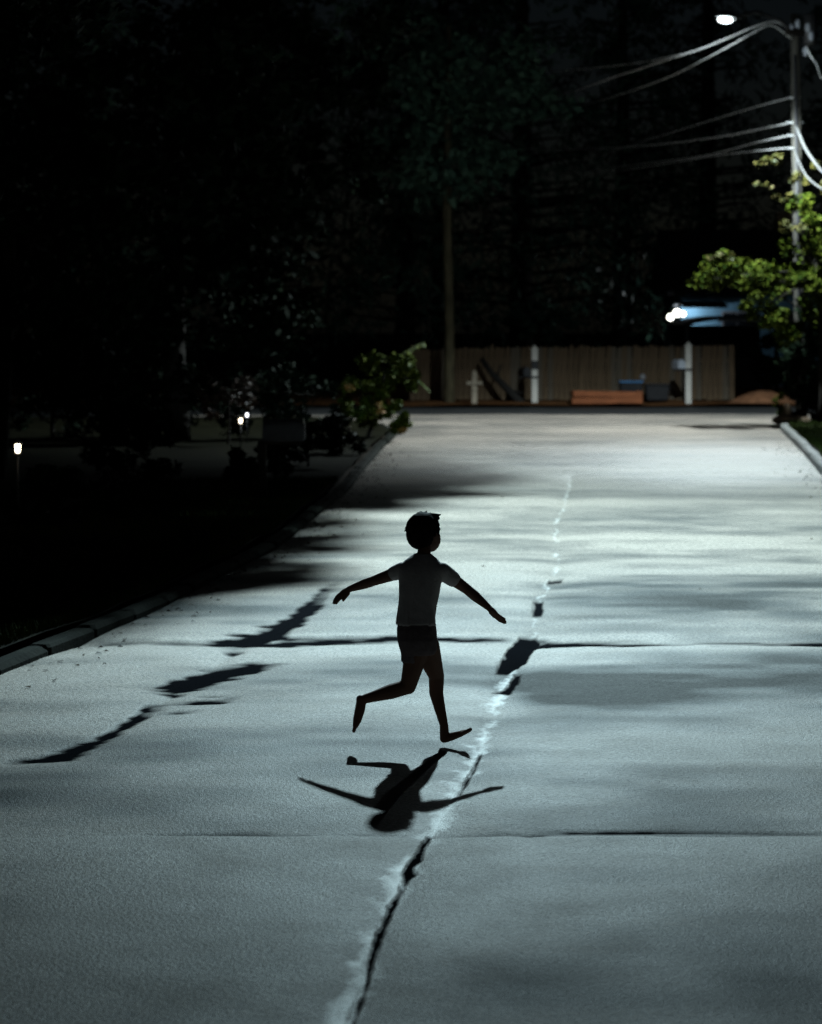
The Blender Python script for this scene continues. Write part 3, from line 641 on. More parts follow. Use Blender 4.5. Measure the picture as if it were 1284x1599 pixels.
# ------------------------------------------------------------------ fence beyond the cross street
fx0, fx1, fd = AT(640, 628, 68.6).x, AT(1146, 628, 68.6).x, 68.6
fz = .10
fence = thing('plank_fence', 'weathered brown plank fence beyond the cross street', 'fence', ((fx0+fx1)/2, fd, fz))
plank_meshes = []
for k in range(5):
    hgt = 1.36
    mb = MB(); mb.v = [(-.066, -.01, 0), (.066, -.01, 0), (.066, .01, 0), (-.066, .01, 0), (-.066, -.01, hgt-.03), (.066, -.01, hgt-.03), (.066, .01, hgt-.03), (-.066, .01, hgt-.03), (-.04, -.01, hgt), (.04, -.01, hgt), (.04, .01, hgt), (-.04, .01, hgt)]
    mb.f = [(3, 2, 1, 0)] + [(i, (i+1) % 4, 4+(i+1) % 4, 4+i) for i in range(4)] + [(4+i, 4+(i+1) % 4, 8+(i+1) % 4, 8+i) for i in range(4)] + [(8, 9, 10, 11)]
    pm = mb.mesh('plank'); pm.materials.append(M['fence'] if k < 4 else mat('paler board', (.10, .082, .062), .9, var=.3, scale=6, stretch=(3, 3, .3))); plank_meshes.append(pm)
x = fx0; i = 0
while x < fx1-.05:
    o = bpy.data.objects.new('plank', random.choice(plank_meshes)); COL.objects.link(o); o.parent = fence
    rise = .10*(x-fx0)/(fx1-fx0)
    o.location = (x+.07-fence.location.x, random.uniform(-.006, .006), random.uniform(-.02, .02)); o.rotation_euler = (random.uniform(-.01, .01), random.uniform(-.012, .012), 0)
    o.scale = (1, 1, 1+rise/1.36+random.uniform(-.015, .015)); x += .142; i += 1
for z in (.3, 1.05):
    MB().box(((fx0+fx1)/2, fd+.04, fz+z), (fx1-fx0, .04, .09)).build('rail', M['fence'], fence)
n = 5
for k in range(n):
    MB().box((fx0+.08+(fx1-fx0-.16)*k/(n-1), fd+.11, fz+.72), (.1, .1, 1.5), bev=.01).build('post', M['fence'], fence)
for px in (908, 1143):
    p = AT(px, 628, fd-.06); MB().box((p.x, fd-.075, fz+.72), (.13, .09, 1.46), bev=.01).build('post', M['fence'], fence)

# ------------------------------------------------------------------ posts and mailboxes along the cross street
def mailbox(mb, c, L, W, Hh, rz):
    m = Matrix.Translation(c) @ Matrix.Rotation(rz, 4, 'Z'); rings = []
    prof = [(-W/2, 0), (W/2, 0), (W/2, Hh*.55)] + [(W/2*math.cos(a), Hh*.55+Hh*.45*math.sin(a)) for a in (.4, .8, 1.2, 1.57, 1.94, 2.34, 2.74)] + [(-W/2, Hh*.55)]
    for yy in (-L/2, L/2): rings.append([m @ Vector((p[0], yy, p[1])) for p in prof])
    mb.loft(rings, True); return m
def mail_post(label, px, top_py, box_side, box_m, tall):
    p = AT(px, 629, 67.2); t = thing('mailbox_post', label, 'mailbox', (p.x, 67.2, .06))
    zt = AT(px, top_py, 67.2).z
    MB().box((p.x, 67.2, zt/2), (.16, .13, zt-.02), bev=.012).build('post', M['white'], t)
    cap = MB(); cap.box((p.x, 67.2, zt+.005), (.19, .16, .03), bev=.008); cap.box((p.x, 67.2, zt+.06), (.13, .11, .08), taper=.2); cap.build('cap', M['white'], t)
    MB().box((p.x+box_side*.16, 67.12, tall-.05), (.5, .06, .05), bev=.006).build('bracket_arm', M['white'] if box_m == 'white' else M['black'], t)
    b = MB(); mailbox(b, (p.x+box_side*.26, 67.1, tall-.02), .46, .20, .24, .25); bo = b.build('mailbox_body', M[box_m], t, False)
    MB().box((p.x+box_side*.26+.12, 67.0, tall+.13), (.012, .03, .12)).build('flag', M['rust'], bo)
    return t
mail_post('white post with black mailbox in front of the middle of fence', 835, 545, -1, 'black', .78)
pa = bpy.data.objects['mailbox_post']
MB().box((pa.location.x, 67.2, AT(835, 570, 67.2).z), (.172, .142, .24), bev=.01).build('band', M['black'], pa)
mail_post('white post with grey mailbox near the right end of fence', 1075, 540, -1, 'porcelain', .98)

p = AT(741, 629, 66.9); t = thing('cross_post', 'short pale wooden post with crossbar beside the bare trunk', 'post', (p.x, 66.9, .05))
MB().box((p.x, 66.9, .43), (.15, .12, .86), bev=.012, taper=.85).build('post', M['palewood'], t)
MB().box((p.x, 66.82, AT(741, 598, 66.9).z), (.42, .045, .08), bev=.008).build('crossbar', M['palewood'], t)
MB().box((p.x, 66.9, .89), (.11, .10, .05), taper=.3).build('cap', M['palewood'], t)

a, b = AT(752, 560, 68.2), AT(815, 632, 67.6)
t = thing('fallen_branch', 'dark crooked branch leaning against the fence', 'branch', (b.x, 67.6, .05))
bb = MB(); bb.tube([a, a.lerp(b, .3)+Vector((-.05, 0, -.02)), a.lerp(b, .65)+Vector((.04, 0, -.06)), b+Vector((0, 0, .03))], [.06, .08, .10, .12], 8)
bb.tube([a.lerp(b, .4), a.lerp(b, .4)+Vector((.1, .1, .35))], [.04, .015], 6); bb.tube([a.lerp(b, .7), a.lerp(b, .7)+Vector((.35, -.1, -.05))], [.05, .02], 6)
bb.build('limb', mat('dark bark', (.012, .011, .010), .9, bump=.5), t, True)

# low timber planter with tubs
pl, pr = AT(893, 632, 66.7), AT(1003, 632, 66.7)
t = thing('timber_planter', 'low reddish timber planter at the foot of the fence', 'planter', ((pl.x+pr.x)/2, 66.8, .04))
for k, z in enumerate((.13, .30)):
    MB().box(((pl.x+pr.x)/2+.02*k, 66.62, z), (pr.x-pl.x-.03*k, .09, .155), bev=.012, ry=(-.01, .015)[k]).build('timber', M['rust'], t)
    for sx in (-1, 1):
        MB().box(((pl.x+pr.x)/2+sx*((pr.x-pl.x)/2-.06), 67.05, z), (.09, .75, .15), bev=.012).build('timber', M['rust'], t)
MB().box(((pl.x+pr.x)/2, 67.05, .16), (pr.x-pl.x-.2, .7, .24), bev=.02).build('soil_fill', M['soil'], t)
def bin_obj(label, px, w, h, colr, lid):
    q = AT(px, 632, 67.75); t = thing('storage_tub', label, 'tub', (q.x, 67.75, .10))
    MB().box((q.x, 67.75, .10+h/2), (w*.86, .4, h), taper=1.12, bev=.03).build('tub_body', M[colr], t)
    l = MB(); l.box((q.x, 67.75, .10+h+.02), (w*1.02, .48, .05), bev=.015).build('lid', M[lid], t)
    for sx in (-1, 1): MB().box((q.x+sx*w*.5, 67.75, .10+h*.8), (.05, .16, .04), bev=.01).build('handle', M[colr], t)
bin_obj('black tub with blue lid behind the timber planter', 985, .62, .48, 'black', 'blue')
bin_obj('black tub with black lid right of the timber planter', 1026, .66, .40, 'black', 'black')
bo = AT(1001, 600, 67.7); gb = MB().ico((bo.x+.05, 67.7, .72), .085, .12).build('crumpled_bag', M['trim'], None, True); tag(gb, 'small pale crumpled bag on top of the black tubs', 'bag')
bo = AT(1026, 600, 67.7)

# ------------------------------------------------------------------ blue house with floodlight, carport
hx0, hx1, hd = AT(1064, 500, 86).x, AT(1330, 500, 86).x, 86.0
t = thing('blue_house', 'blue clapboard house with dark roof lit by a floodlight', 'house', ((hx0+hx1)/2, hd, 0))
MB().box(((hx0+hx1)/2, hd+3, 1.6), (hx1-hx0, 6, 3.2)).build('wall', M['siding'], t)
bmsh = MB().box((0, 0, 0), (hx1-hx0+.02, .03, .165), bev=0, rx=.12).mesh('siding_board'); bmsh.materials.append(M['siding'])
for k in range(20):
    o = bpy.data.objects.new('siding_board', bmsh); COL.objects.link(o); o.parent = t; o.location = (0, -.02, .1+k*.155)
rf = MB()
for sgn in (1,):
    z0, z1 = 3.25, 5.4
    rf.v = [(hx0-.5, hd-.6, z0), (hx1+.5, hd-.6, z0), (hx1+.5, hd+3, z1), (hx0-.5, hd+3, z1), (hx1+.5, hd+6.6, z0), (hx0-.5, hd+6.6, z0),
            (hx0-.5, hd-.6, z0-.15), (hx1+.5, hd-.6, z0-.15), (hx1+.5, hd+6.6, z0-.15), (hx0-.5, hd+6.6, z0-.15)]
    rf.f = [(0, 1, 2, 3), (3, 2, 4, 5), (6, 7, 1, 0), (9, 8, 7, 6), (5, 4, 8, 9), (7, 8, 4, 2, 1), (6, 0, 3, 5, 9)]
MB().box((AT(1100, 477, hd-1).x, hd-.75, AT(1100, 476, hd-.9).z), (1.5, 1.2, .09), rx=.1, bev=.02).build('porch_roof', M['roof'], t)
ro = rf.build('roof', M['roof'], t); MB().box((hx0+4, hd+3.4, 5.3), (.7, .7, 1.4), bev=.02).build('chimney', M['stone'], ro)
for px in (1150, 1235):
    q = AT(px, 485, hd); w = MB().box((q.x, hd-.05, 2.0), (1.0, .06, 1.1), bev=.01).build('window', M['trim'], t)
    for sx in (-1, 1): MB().box((q.x+sx*.24, hd-.085, 2.0), (.42, .02, .98)).build('pane', M['glass'], w)
q = AT(1058, 491, hd-.7)
fl = thing('floodlight', 'dazzling white floodlight under the eave of the blue house', 'lamp', (q.x, hd-.2, q.z))
MB().box((q.x, hd-.12, q.z+.30), (.18, .16, .12), bev=.02).build('mount', M['dsteel'], fl)
for (dx, dz, r) in ((-.20, -.09, .11), (.02, .05, .13), (.22, .02, .09)):
    c = Vector((q.x+dx, hd-.38, q.z+dz))
    MB().tube([c+Vector((-dx*.3, .26, .14)), c+Vector((0, .10, .03))], [.03, .03], 6).build('arm', M['dsteel'], fl)
    hh = MB().tube([c+Vector((0, .14, .02)), c+Vector((0, 0, 0))], [r*.55, r*1.05], 14).build('lamp_head', M['dsteel'], fl)
    MB().ellipsoid(c+Vector((0, -.01, 0)), (r, r*.4, r)).build('lens', GLOW_FLOOD if False else glow('flood glow', (1, .98, .86), 18), hh, True)
ld = bpy.data.lights.new('floodlight_beam', 'POINT'); ld.energy = 75; ld.color = (.8, .92, 1); ld.shadow_soft_size = .15
lo = bpy.data.objects.new('floodlight_beam', ld); COL.objects.link(lo); lo.location = (q.x+.35, hd-.75, q.z+.12)

# carport: low dark roof on posts
cd = 76.0
cl, cr_ = AT(1066, 515, cd).x, AT(1222, 515, cd).x
t = thing('carport', 'low dark carport with shallow roof right of the fence', 'carport', ((cl+cr_)/2, cd, .05))
ring0, ring1 = [], []
for k in range(11):
    f = k/10; x = cl+(cr_-cl)*f; zz = 2.02+.36*math.sin(math.pi*min(1, max(0, f*.95+.03)))**.6
    ring0.append((x, zz))
cb = MB()
for y in (cd, cd+4.6):
    for (x, z) in ring0: cb.v.append((x, y, z))
    for (x, z) in reversed(ring0): cb.v.append((x, y, z-.12))
k = len(ring0)*2
cb.f = [(i, (i+1) % k, k+(i+1) % k, k+i) for i in range(k)] + [tuple(reversed(range(k))), tuple(range(k, 2*k))]
cb.build('roof', M['roof'], t)
MB().box(((cl+cr_)/2+.25, cd-.03, 2.24), (1.35, .04, .11), bev=.01).build('fascia', M['trim'], t)
for x in (cl+.15, cr_-.15):
    for y in (cd+.2, cd+4.4): MB().box((x, y, 1.03), (.12, .12, 2.05), bev=.01).build('post', M['black'], t)
MB().box(((cl+cr_)/2, cd+4.5, 1.05), (cr_-cl-.1, .06, 2.05)).build('back_wall', M['black'], t)

tree('carport_shrub', 'black shrub filling the gap right of the carport', 'shrub', (AT(1215, 600, 74).x, 74, .05),
     [C(1205, 560, 74, .55, .7, 1300), C(1230, 560, 73.5, .6, .9, 1300), C(1190, 590, 73.5, .45, .4, 800), C(1245, 520, 74, .6, .7, 900)], .11, M['leaf_dark'], (AT(1215, 600, 74).x, 74, 1.2), .05)
dm = MB(); c = AT(1190, 616, 67.6)
for j in range(13):
    for i in range(17):
        X_, Y_ = c.x-1.0+2.0*i/16, 66.9+2.4*j/12; r2 = ((X_-c.x-.1)/.95)**2+((Y_-68.1)/1.1)**2
        dm.v.append((X_, Y_, .02+.34*max(0, 1-r2)**1.2+.02*float(vnoise(np.array(X_*4), np.array(Y_*4), 41))))
for j in range(12):
    for i in range(16): a_ = j*17+i; dm.f.append((a_, a_+1, a_+18, a_+17))
tag(dm.build('soil_mound', mat('orange earth', (.22, .10, .05), .95, var=.3, scale=6, bump=.5, bscale=14), None, True), 'low orange brown earth mound right of the fence end', 'mound')

for (lab, px, py, dd, r, sq) in (('upright tan rock at the foot of the hedge', 1228, 645, 54.3, .17, (.8, .7, 1.2)), ('flat pinkish slab rock below the upright tan rock', 1238, 656, 53.6, .22, (1.25, .9, .5)),
                                 ('small brown rock at the end of the right kerb', 1216, 662, 54.0, .12, (1.1, .9, .7)), ('dark rock against the hedge beside the flat slab', 1254, 663, 53.4, .15, (1.1, 1, .7))):
    q = AT(px, py, dd)
    tag(MB().ico((q.x, dd, max(q.z, .1)), r, .12, sq).build('garden_rock', M['stone'], None, False), lab, 'rock', 'rocks at the hedge')
q = AT(1222, 620, 54.2)
tree('rock_plant', 'small pale green plant sprouting beside the tan rocks', 'plant', (q.x, 54.2, .05), [(q.x, 54.2, .5, .2, .2, .35, 160)], .05, M['leaf_green'], (q.x, 54.2, .4), .012)

# ------------------------------------------------------------------ utility pole with street lamp
def photometry(ld, pts):
    """luminaire photometry: relative output against the cosine of the angle from straight down"""
    ld.use_nodes = True; nt = ld.node_tree; em = nt.nodes['Emission']
    tc = nt.nodes.new('ShaderNodeTexCoord'); sp = nt.nodes.new('ShaderNodeSeparateXYZ'); ab = nt.nodes.new('ShaderNodeMath'); ab.operation = 'ABSOLUTE'
    rp = nt.nodes.new('ShaderNodeValToRGB'); cr = rp.color_ramp
    cr.elements[0].position, cr.elements[1].position = pts[0][0], pts[-1][0]
    cr.elements[0].color, cr.elements[1].color = (pts[0][1],)*3+(1,), (pts[-1][1],)*3+(1,)
    for p, v in pts[1:-1]:
        e = cr.elements.new(p); e.color = (v, v, v, 1)
    nt.links.new(tc.outputs['Normal'], sp.inputs[0]); nt.links.new(sp.outputs['Z'], ab.inputs[0]); nt.links.new(ab.outputs[0], rp.inputs[0])
    nt.links.new(rp.outputs[0], em.inputs['Strength'])

def lamp_head(parent, tip, direction, col, strength, watts, cone, blend, name, pts=None):
    """cobra-head luminaire whose lens is centred on tip; direction points from the pole to the tip"""
    dvec = Vector(direction).normalized(); side = Vector((-dvec.y, dvec.x, 0))
    hb = MB(); rings = []
    for (s_, w, up, dn) in ((-.42, .05, .06, .03), (-.30, .10, .10, .05), (-.1, .17, .14, .03), (.12, .18, .14, .02), (.30, .14, .11, .02), (.40, .05, .06, .02)):
        c = Vector(tip)+dvec*s_+Vector((0, 0, .10)); ring = []
        for a in range(12):
            th = 2*math.pi*a/12; zz = math.sin(th); ring.append(c+side*math.cos(th)*w+Vector((0, 0, (up if zz > 0 else dn)*zz)))
        rings.append(ring)
    hb.loft(rings, True); h = hb.build('lamp_head', M['dsteel'], parent, True)
    m3 = Matrix((dvec, side, Vector((0, 0, 1)))).transposed()
    MB().ellipsoid(Vector(tip)+dvec*.08+Vector((0, 0, .04)), (.235, .13, .065), m3).build('lens', glow('lens glow', col, strength), h, True)
    ld = bpy.data.lights.new(name, 'SPOT'); ld.energy = watts; ld.color = col; ld.spot_size = cone; ld.spot_blend = blend; ld.shadow_soft_size = .14
    lo = bpy.data.objects.new(name, ld); COL.objects.link(lo); lo.location = Vector(tip)+Vector((0, 0, -.16))
    if pts: photometry(ld, pts)
    return h

PD = 55.0
pb, ptop = Vector((AT(1252, 660, PD).x, PD, .03)), AT(1241, 22, PD)
up = thing('utility_pole', 'wooden utility pole with street lamp and cables at the right', 'utility pole', pb)
def pole_at(z): return pb.lerp(ptop, (z-pb.z)/(ptop.z-pb.z))
MB().tube([pb-Vector((0, 0, .3))] + [pole_at(pb.z+(ptop.z-pb.z)*k/8) for k in range(9)], [.13, .13, .127, .124, .12, .115, .11, .105, .10, .095], 14).build('shaft', M['polewood'], up, True)
c = pole_at(AT(0, 62, PD).z)
MB().box(c+Vector((.12, -.16, .12)), (1.0, .10, .12), rz=.7, bev=.01).build('crossarm', M['bark'], up)
def insulator(p, s=1.0):
    b = MB(); rings = []
    for (z, r) in ((0, .02), (.03, .05), (.05, .035), (.08, .06), (.10, .04), (.13, .05), (.16, .02)):
        rings.append([Vector(p)+Vector((r*s*math.cos(a), r*s*math.sin(a), z*s)) for a in [2*math.pi*j/10 for j in range(10)]])
    return b.loft(rings, True).build('insulator', M['porcelain'], up, True)
for (px, py) in ((1262, 50), (1267, 64), (1258, 88), (1246, 44), (1236, 52)): insulator(AT(px, py, PD-.25), 1.2)
MB().tube([pole_at(8.2)+Vector((.30, -.1, -.1)), pole_at(8.2)+Vector((.30, -.1, .55))], [.14, .14], 14).build('transformer', M['dsteel'], up, True)
# lamp arm: up and out from the pole to the luminaire
arm0 = pole_at(AT(0, 60, PD).z); tipF = FAR_LAMP
mid1 = arm0.lerp(tipF, .25)+Vector((0, 0, .32)); mid2 = arm0.lerp(tipF, .6)+Vector((0, 0, .36))
MB().tube([arm0, arm0.lerp(mid1, .5)+Vector((0, 0, .06)), mid1, mid2, tipF+(arm0-tipF).normalized()*.36+Vector((0, 0, .12))], .032, 8).build('lamp_arm', M['dsteel'], up, True)
lamp_head(up, tipF, (tipF-arm0)*Vector((1, 1, 0)), FAR_LAMP_C, 900, FAR_LAMP_W, R(146), .1, 'far_lamp_beam',
          [(.33, .0), (.37, .03), (.41, .20), (.455, .60), (.52, .9), (.635, 1.0), (.80, .75), (1.0, .6)])
for (z, w) in ((AT(0, 192, PD).z, .34), (AT(0, 212, PD).z, .30), (AT(0, 232, PD).z, .30), (AT(0, 153, PD).z, .24)):
    q = pole_at(z); MB().tube([q+Vector((-w*.7, -.05, .0)), q+Vector((w*.4, -.05, 0))], [.022, .022], 6).build('cable_clamp', M['steel'], up, True)
MB().tube([pole_at(.2)+Vector((-.03, -.16, 0)), pole_at(3)+Vector((-.03, -.15, 0)), pole_at(7.9)+Vector((-.03, -.13, 0))], [.03, .03, .03], 8).build('conduit', M['black'], up, True)

# ------------------------------------------------------------------ nearer street lamp, on its own pole right of the frame
NP = Vector((5.75, 27.8, .03))
np_ = thing('street_lamp', 'nearer street lamp on a wooden pole right of the road', 'street lamp', NP)
MB().tube([NP-Vector((0, 0, .3)), NP+Vector((0, 0, 5)), NP+Vector((0, 0, 10))], [.16, .14, .11], 14).build('shaft', M['polewood'], np_, True)
na = NP+Vector((0, 0, 8.6))
MB().tube([na, na+Vector((-.6, 0, .45)), na.lerp(NEAR_LAMP, .5)+Vector((0, 0, .55)), NEAR_LAMP+Vector((.36, .03, .14))], .035, 8).build('lamp_arm', M['dsteel'], np_, True)
lamp_head(np_, NEAR_LAMP, (-1, -.05, 0), NEAR_LAMP_C, 30, NEAR_LAMP_W, R(143), .58, 'near_lamp_beam')

# ------------------------------------------------------------------ cables
def cable(label, pts, r, sheath='cable', group='overhead cables'):
    """Catmull-Rom through world points"""
    P = [Vector(p) for p in pts]; P = [P[0]*2-P[1]] + P + [P[-1]*2-P[-2]]; out = []
    for i in range(1, len(P)-2):
        for k in range(8):
            t_ = k/8; a_, b_, c_, d_ = P[i-1], P[i], P[i+1], P[i+2]
            out.append(.5*((2*b_)+(c_-a_)*t_+(2*a_-5*b_+4*c_-d_)*t_*t_+(3*b_-a_-3*c_+d_)*t_**3))
    out.append(P[-2])
    o = MB().tube(out, r*.72, 6).build('overhead_cable', M[sheath], None, True)
    return tag(o, label, 'cable', group)
cable('upper bright cable curving from pole top down under the lamp', [AT(1236, 56, 55), AT(1226, 40, 54.8), AT(1206, 34, 54.5), AT(1178, 42, 54), AT(1135, 60, 53.4), AT(1090, 78, 53.6), AT(1030, 97, 55), AT(960, 120, 60), AT(900, 141, 68), AT(850, 155, 78)], .026)
cable('second cable just below the bright upper one', [AT(1238, 62, 55), AT(1205, 40, 54.4), AT(1175, 52, 53.8), AT(1148, 67, 53.3), AT(1100, 93, 53.8), AT(1040, 122, 57), AT(960, 150, 66), AT(890, 170, 78)], .022)
cable('faint thin cable running left from near the lamp', [AT(1090, 78, 53.65), AT(1020, 94, 56), AT(940, 105, 61), AT(860, 111, 68), AT(760, 114, 78)], .014)
cable('thin straight cable sloping left from upper clamp', [AT(1236, 152, 55), AT(1180, 167, 57), AT(1100, 191, 62), AT(1000, 222, 70), AT(900, 254, 80)], .018)
cable('thick cable leaving the pole at the white clamp', [AT(1238, 191, 54.9), AT(1195, 200, 56.5), AT(1120, 214, 60), AT(1000, 228, 68), AT(900, 233, 76), AT(790, 232, 84)], .025)
cable('dim lower cable meeting the one beneath it', [AT(1240, 210, 55), AT(1180, 223, 57), AT(1100, 243, 62), AT(1000, 256, 69), AT(850, 276, 82)], .018)
cable('lowest dim cable on the left of the pole', [AT(1240, 230, 55), AT(1180, 236, 57), AT(1110, 244, 61), AT(1000, 262, 69), AT(900, 276, 79)], .016)
cable('thick bright cable sagging right from the white clamp', [AT(1243, 196, 54.9), AT(1256, 228, 52), AT(1270, 250, 49), AT(1290, 272, 46), AT(1335, 285, 40), (5.9, 33, 5.0), (5.75, 27.8, 7.0)], .035, 'cable_dark')
cable('lower bright cable sagging right under the thick one', [AT(1241, 234, 54.9), AT(1250, 258, 52), AT(1264, 280, 49), AT(1290, 298, 46), AT(1335, 312, 40), (5.9, 33, 4.6), (5.75, 27.8, 6.6)], .026, 'cable_dark')
cable('short cable leaving the insulators towards the right edge', [AT(1259, 72, 54.7), AT(1264, 84, 52), AT(1274, 98, 49), AT(1292, 112, 45), (5.9, 33, 7.6), (5.75, 27.8, 9.4)], .02)

# ------------------------------------------------------------------ garden lights and mailbox on the left
def lantern(label, px, py, dd, s, strength, watts, col=(1, .86, .62)):
    p = AT(px, py, dd); t = thing('garden_lantern', label, 'lantern', (p.x, dd, .05))
    MB().tube([(p.x, dd, 0), (p.x, dd, p.z-.14*s)], [.03*s, .022*s], 8).build('post', M['black'], t, True)
    MB().box((p.x, dd, p.z-.12*s), (.15*s, .15*s, .03*s), bev=.004).build('base_plate', M['black'], t)
    MB().box((p.x, dd, p.z), (.10*s, .10*s, .20*s), taper=1.2, bev=.01).build('lamp_glass', glow('lantern glow', col, strength), t)
    MB().box((p.x, dd, p.z+.14*s), (.19*s, .19*s, .09*s), taper=.2).build('cap', M['black'], t)
    ld = bpy.data.lights.new('lantern_light', 'POINT'); ld.energy = watts; ld.color = col; ld.shadow_soft_size = .06
    lo = bpy.data.objects.new('lantern_light', ld); COL.objects.link(lo); lo.location = (p.x, dd-.2*s, p.z)
    return t
lantern('glowing garden lantern on a post at the left edge', 28, 700, 25, .45, 14, .5)
lantern('lower and brighter of the twin garden lights', 376, 657, 43.5, .42, 10, .5)
lantern('upper and dimmer of the twin garden lights', 386, 648, 44.2, .32, 5, .2, (.9, .93, 1))
q = AT(545, 669, 43); t = thing('marker_stake', 'thin stake with tiny pale reflector beside the kerb shrub', 'stake', (q.x, 43, .05))
MB().tube([(q.x, 43, 0), (q.x, 43, q.z)], .012, 6).build('stake', M['black'], t); MB().tube([(q.x, 42.985, q.z), (q.x, 42.96, q.z)], [.04, .04], 12).build('reflector', M['white'], t)

q = AT(412, 690, 30); t = thing('roadside_mailbox', 'grey mailbox with white flag on a dark post at the left kerb', 'mailbox', (q.x, 30, .05))
MB().box((q.x-.02, 30, .38), (.10, .10, .76), bev=.01).build('post', M['bark'], t)
MB().box((q.x+.2, 30, .74), (.46, .09, .04), bev=.006).build('bracket_arm', M['bark'], t)
b = MB(); mailbox(b, (q.x+.23, 30, .765), .48, .20, .26, R(90)); bo = b.build('mailbox_body', M['grey_metal'], t)
MB().box((q.x+.47, 29.93, .91), (.012, .03, .24), bev=.003).build('flag', M['white'], bo)
MB().box((q.x+.478, 30, .88), (.015, .19, .20), bev=.003).build('door', M['grey_metal'], bo)

# ------------------------------------------------------------------ the running boy
BD = 12.78
def Pz(zx, zy, dy=0.0): return AT(460+zx/2.855, 770+zy/2.855, BD+dy+.19*min(1, max(0, (650-zy)/480)))
def remesh(mb, voxel, smooth_it, name):
    me = mb.mesh(name); o = bpy.data.objects.new('tmp', me); COL.objects.link(o)
    m1 = o.modifiers.new('r', 'REMESH'); m1.mode = 'VOXEL'; m1.voxel_size = voxel
    m2 = o.modifiers.new('s', 'SMOOTH'); m2.factor = .5; m2.iterations = smooth_it
    dg = bpy.context.evaluated_depsgraph_get()
    out = bpy.data.meshes.new_from_object(o.evaluated_get(dg)); out.name = name
    bpy.data.objects.remove(o); bpy.data.meshes.remove(me)
    out.polygons.foreach_set('use_smooth', np.ones(len(out.polygons), bool)); return out

K = 1/893.6
boy = thing('person', 'barefoot child in grey shirt and shorts running across the road', 'person', (AT(690, 1175, BD).x, BD+.05, 0))
body = MB()
def chain(pts, mb=body):
    for (p0, r0), (p1, r1) in zip(pts[:-1], pts[1:]): mb.capsule(p0, r0, p1, r1)
# torso core, pelvis, neck
def oval(mb, levels):
    """levels: (zx, zy, half width px, half depth m, dy)"""
    rings = []
    for (zx, zy, hw, hd_, dy) in levels:
        c = Pz(zx, zy, dy); rings.append([c+Vector((hw*K*math.cos(a), hd_*math.sin(a), 0)) for a in [2*math.pi*j/20 for j in range(20)]])
    mb.loft(rings[::-1], True)
oval(body, [(572, 285, 42, .04, 0), (566, 310, 78, .055, 0), (565, 345, 98, .068, 0), (560, 400, 90, .075, 0), (555, 480, 84, .074, 0), (548, 560, 80, .070, 0), (546, 620, 82, .076, 0), (550, 680, 80, .075, 0), (556, 720, 62, .06, .0)])
chain([(Pz(572, 300), .037), (Pz(580, 250, .0), .033)])
# front leg
fk, fa = Pz(633, 815, .12), Pz(667, 1035, .10)
chain([(Pz(588, 680, .02), .066), (Pz(608, 745, .07), .056), (fk, .040)])
chain([(fk, .040), (Pz(632, 890, .125), .036), (Pz(648, 960, .115), .029), (fa, .0215)])
chain([(fa, .0225), (Pz(669, 1090, .105), .024)]); chain([(Pz(668, 1093, .105), .0235), (Pz(700, 1085, .10), .0215), (Pz(740, 1073, .09), .0165), (Pz(762, 1064, .085), .013)])
for k, (ddx, ddz, dy, r) in enumerate(((785, 1053, .055, .0095), (784, 1058, .078, .0075), (779, 1062, .096, .007), (773, 1066, .112, .0065), (766, 1070, .126, .006))):
    chain([(Pz(748, 1071, .06+.014*k), .010), (Pz(ddx, ddz, dy), r)])
# trailing leg
bk, ba = Pz(507, 862, .02), Pz(305, 920, -.02)
chain([(Pz(545, 690, -.01), .066), (Pz(528, 775, 0), .052), (bk, .040)])
chain([(bk, .038), (Pz(430, 885, .01), .0385), (Pz(370, 902, -.005), .030), (ba, .0225)])
chain([(ba, .0225), (Pz(296, 920, -.02), .024)]); chain([(Pz(299, 922, -.02), .025), (Pz(292, 965, -.02), .026), (Pz(280, 1012, -.02), .022), (Pz(272, 1038, -.02), .0145)])
for k in range(5): chain([(Pz(275, 1028, -.046+.013*k), .010), (Pz(265+1.0*k, 1060-5*k, -.048+.014*k), (.0095, .0075, .007, .0065, .006)[k])])
# arms
def arm(sh, el, wr, r, fingers_dir, thumb_side, dwr):
    chain([(sh, r[0]), (sh.lerp(el, .5), r[1]), (el, r[2])]); chain([(el, r[2]), (el.lerp(wr, .35), r[2]*1.02), (wr, r[3])])
    d = Vector(fingers_dir).normalized(); n = d.cross(Vector((0, 1, 0))).normalized()   # n lies in the picture plane, across the hand
    w = d.cross(n).normalized()
    across = (w*.8+n*.6).normalized(); nrm = d.cross(across).normalized()
    m3 = Matrix((d, across, nrm)).transposed()
    pc = wr+d*.034
    body.ellipsoid(pc, (.040, .027, .0125), m3); body.capsule(wr, r[3], wr+d*.02, .017)
    for k, (ln, off) in enumerate(((.048, -.0175), (.055, -.006), (.051, .006), (.041, .0175))):
        b0 = pc+d*.026+across*off; b1 = b0+d*ln*.5+across*off*.05-nrm*.004; b2 = b0+d*ln-across*off*.08-nrm*.014
        chain([(b0, .0068), (b1, .0058), (b2, .0048)])
    t0 = wr+d*.016+across*thumb_side*.020; t1 = t0+d*.024+across*thumb_side*.009-nrm*.004; t2 = t1+d*.022+across*thumb_side*.001-nrm*.008
    chain([(t0, .0095), (t1, .0078), (t2, .006)])
lw = Pz(247, 427, .24)
arm(Pz(478, 348, .02), Pz(352, 392, .13), lw, (.038, .031, .0255, .0165), Pz(165, 487, .27)-lw, 1, 0)
rw = Pz(868, 512, .07)
arm(Pz(662, 352, .0), Pz(768, 428, .08), rw, (.040, .032, .0265, .0165), Pz(942, 590, .05)-rw, -1, 0)
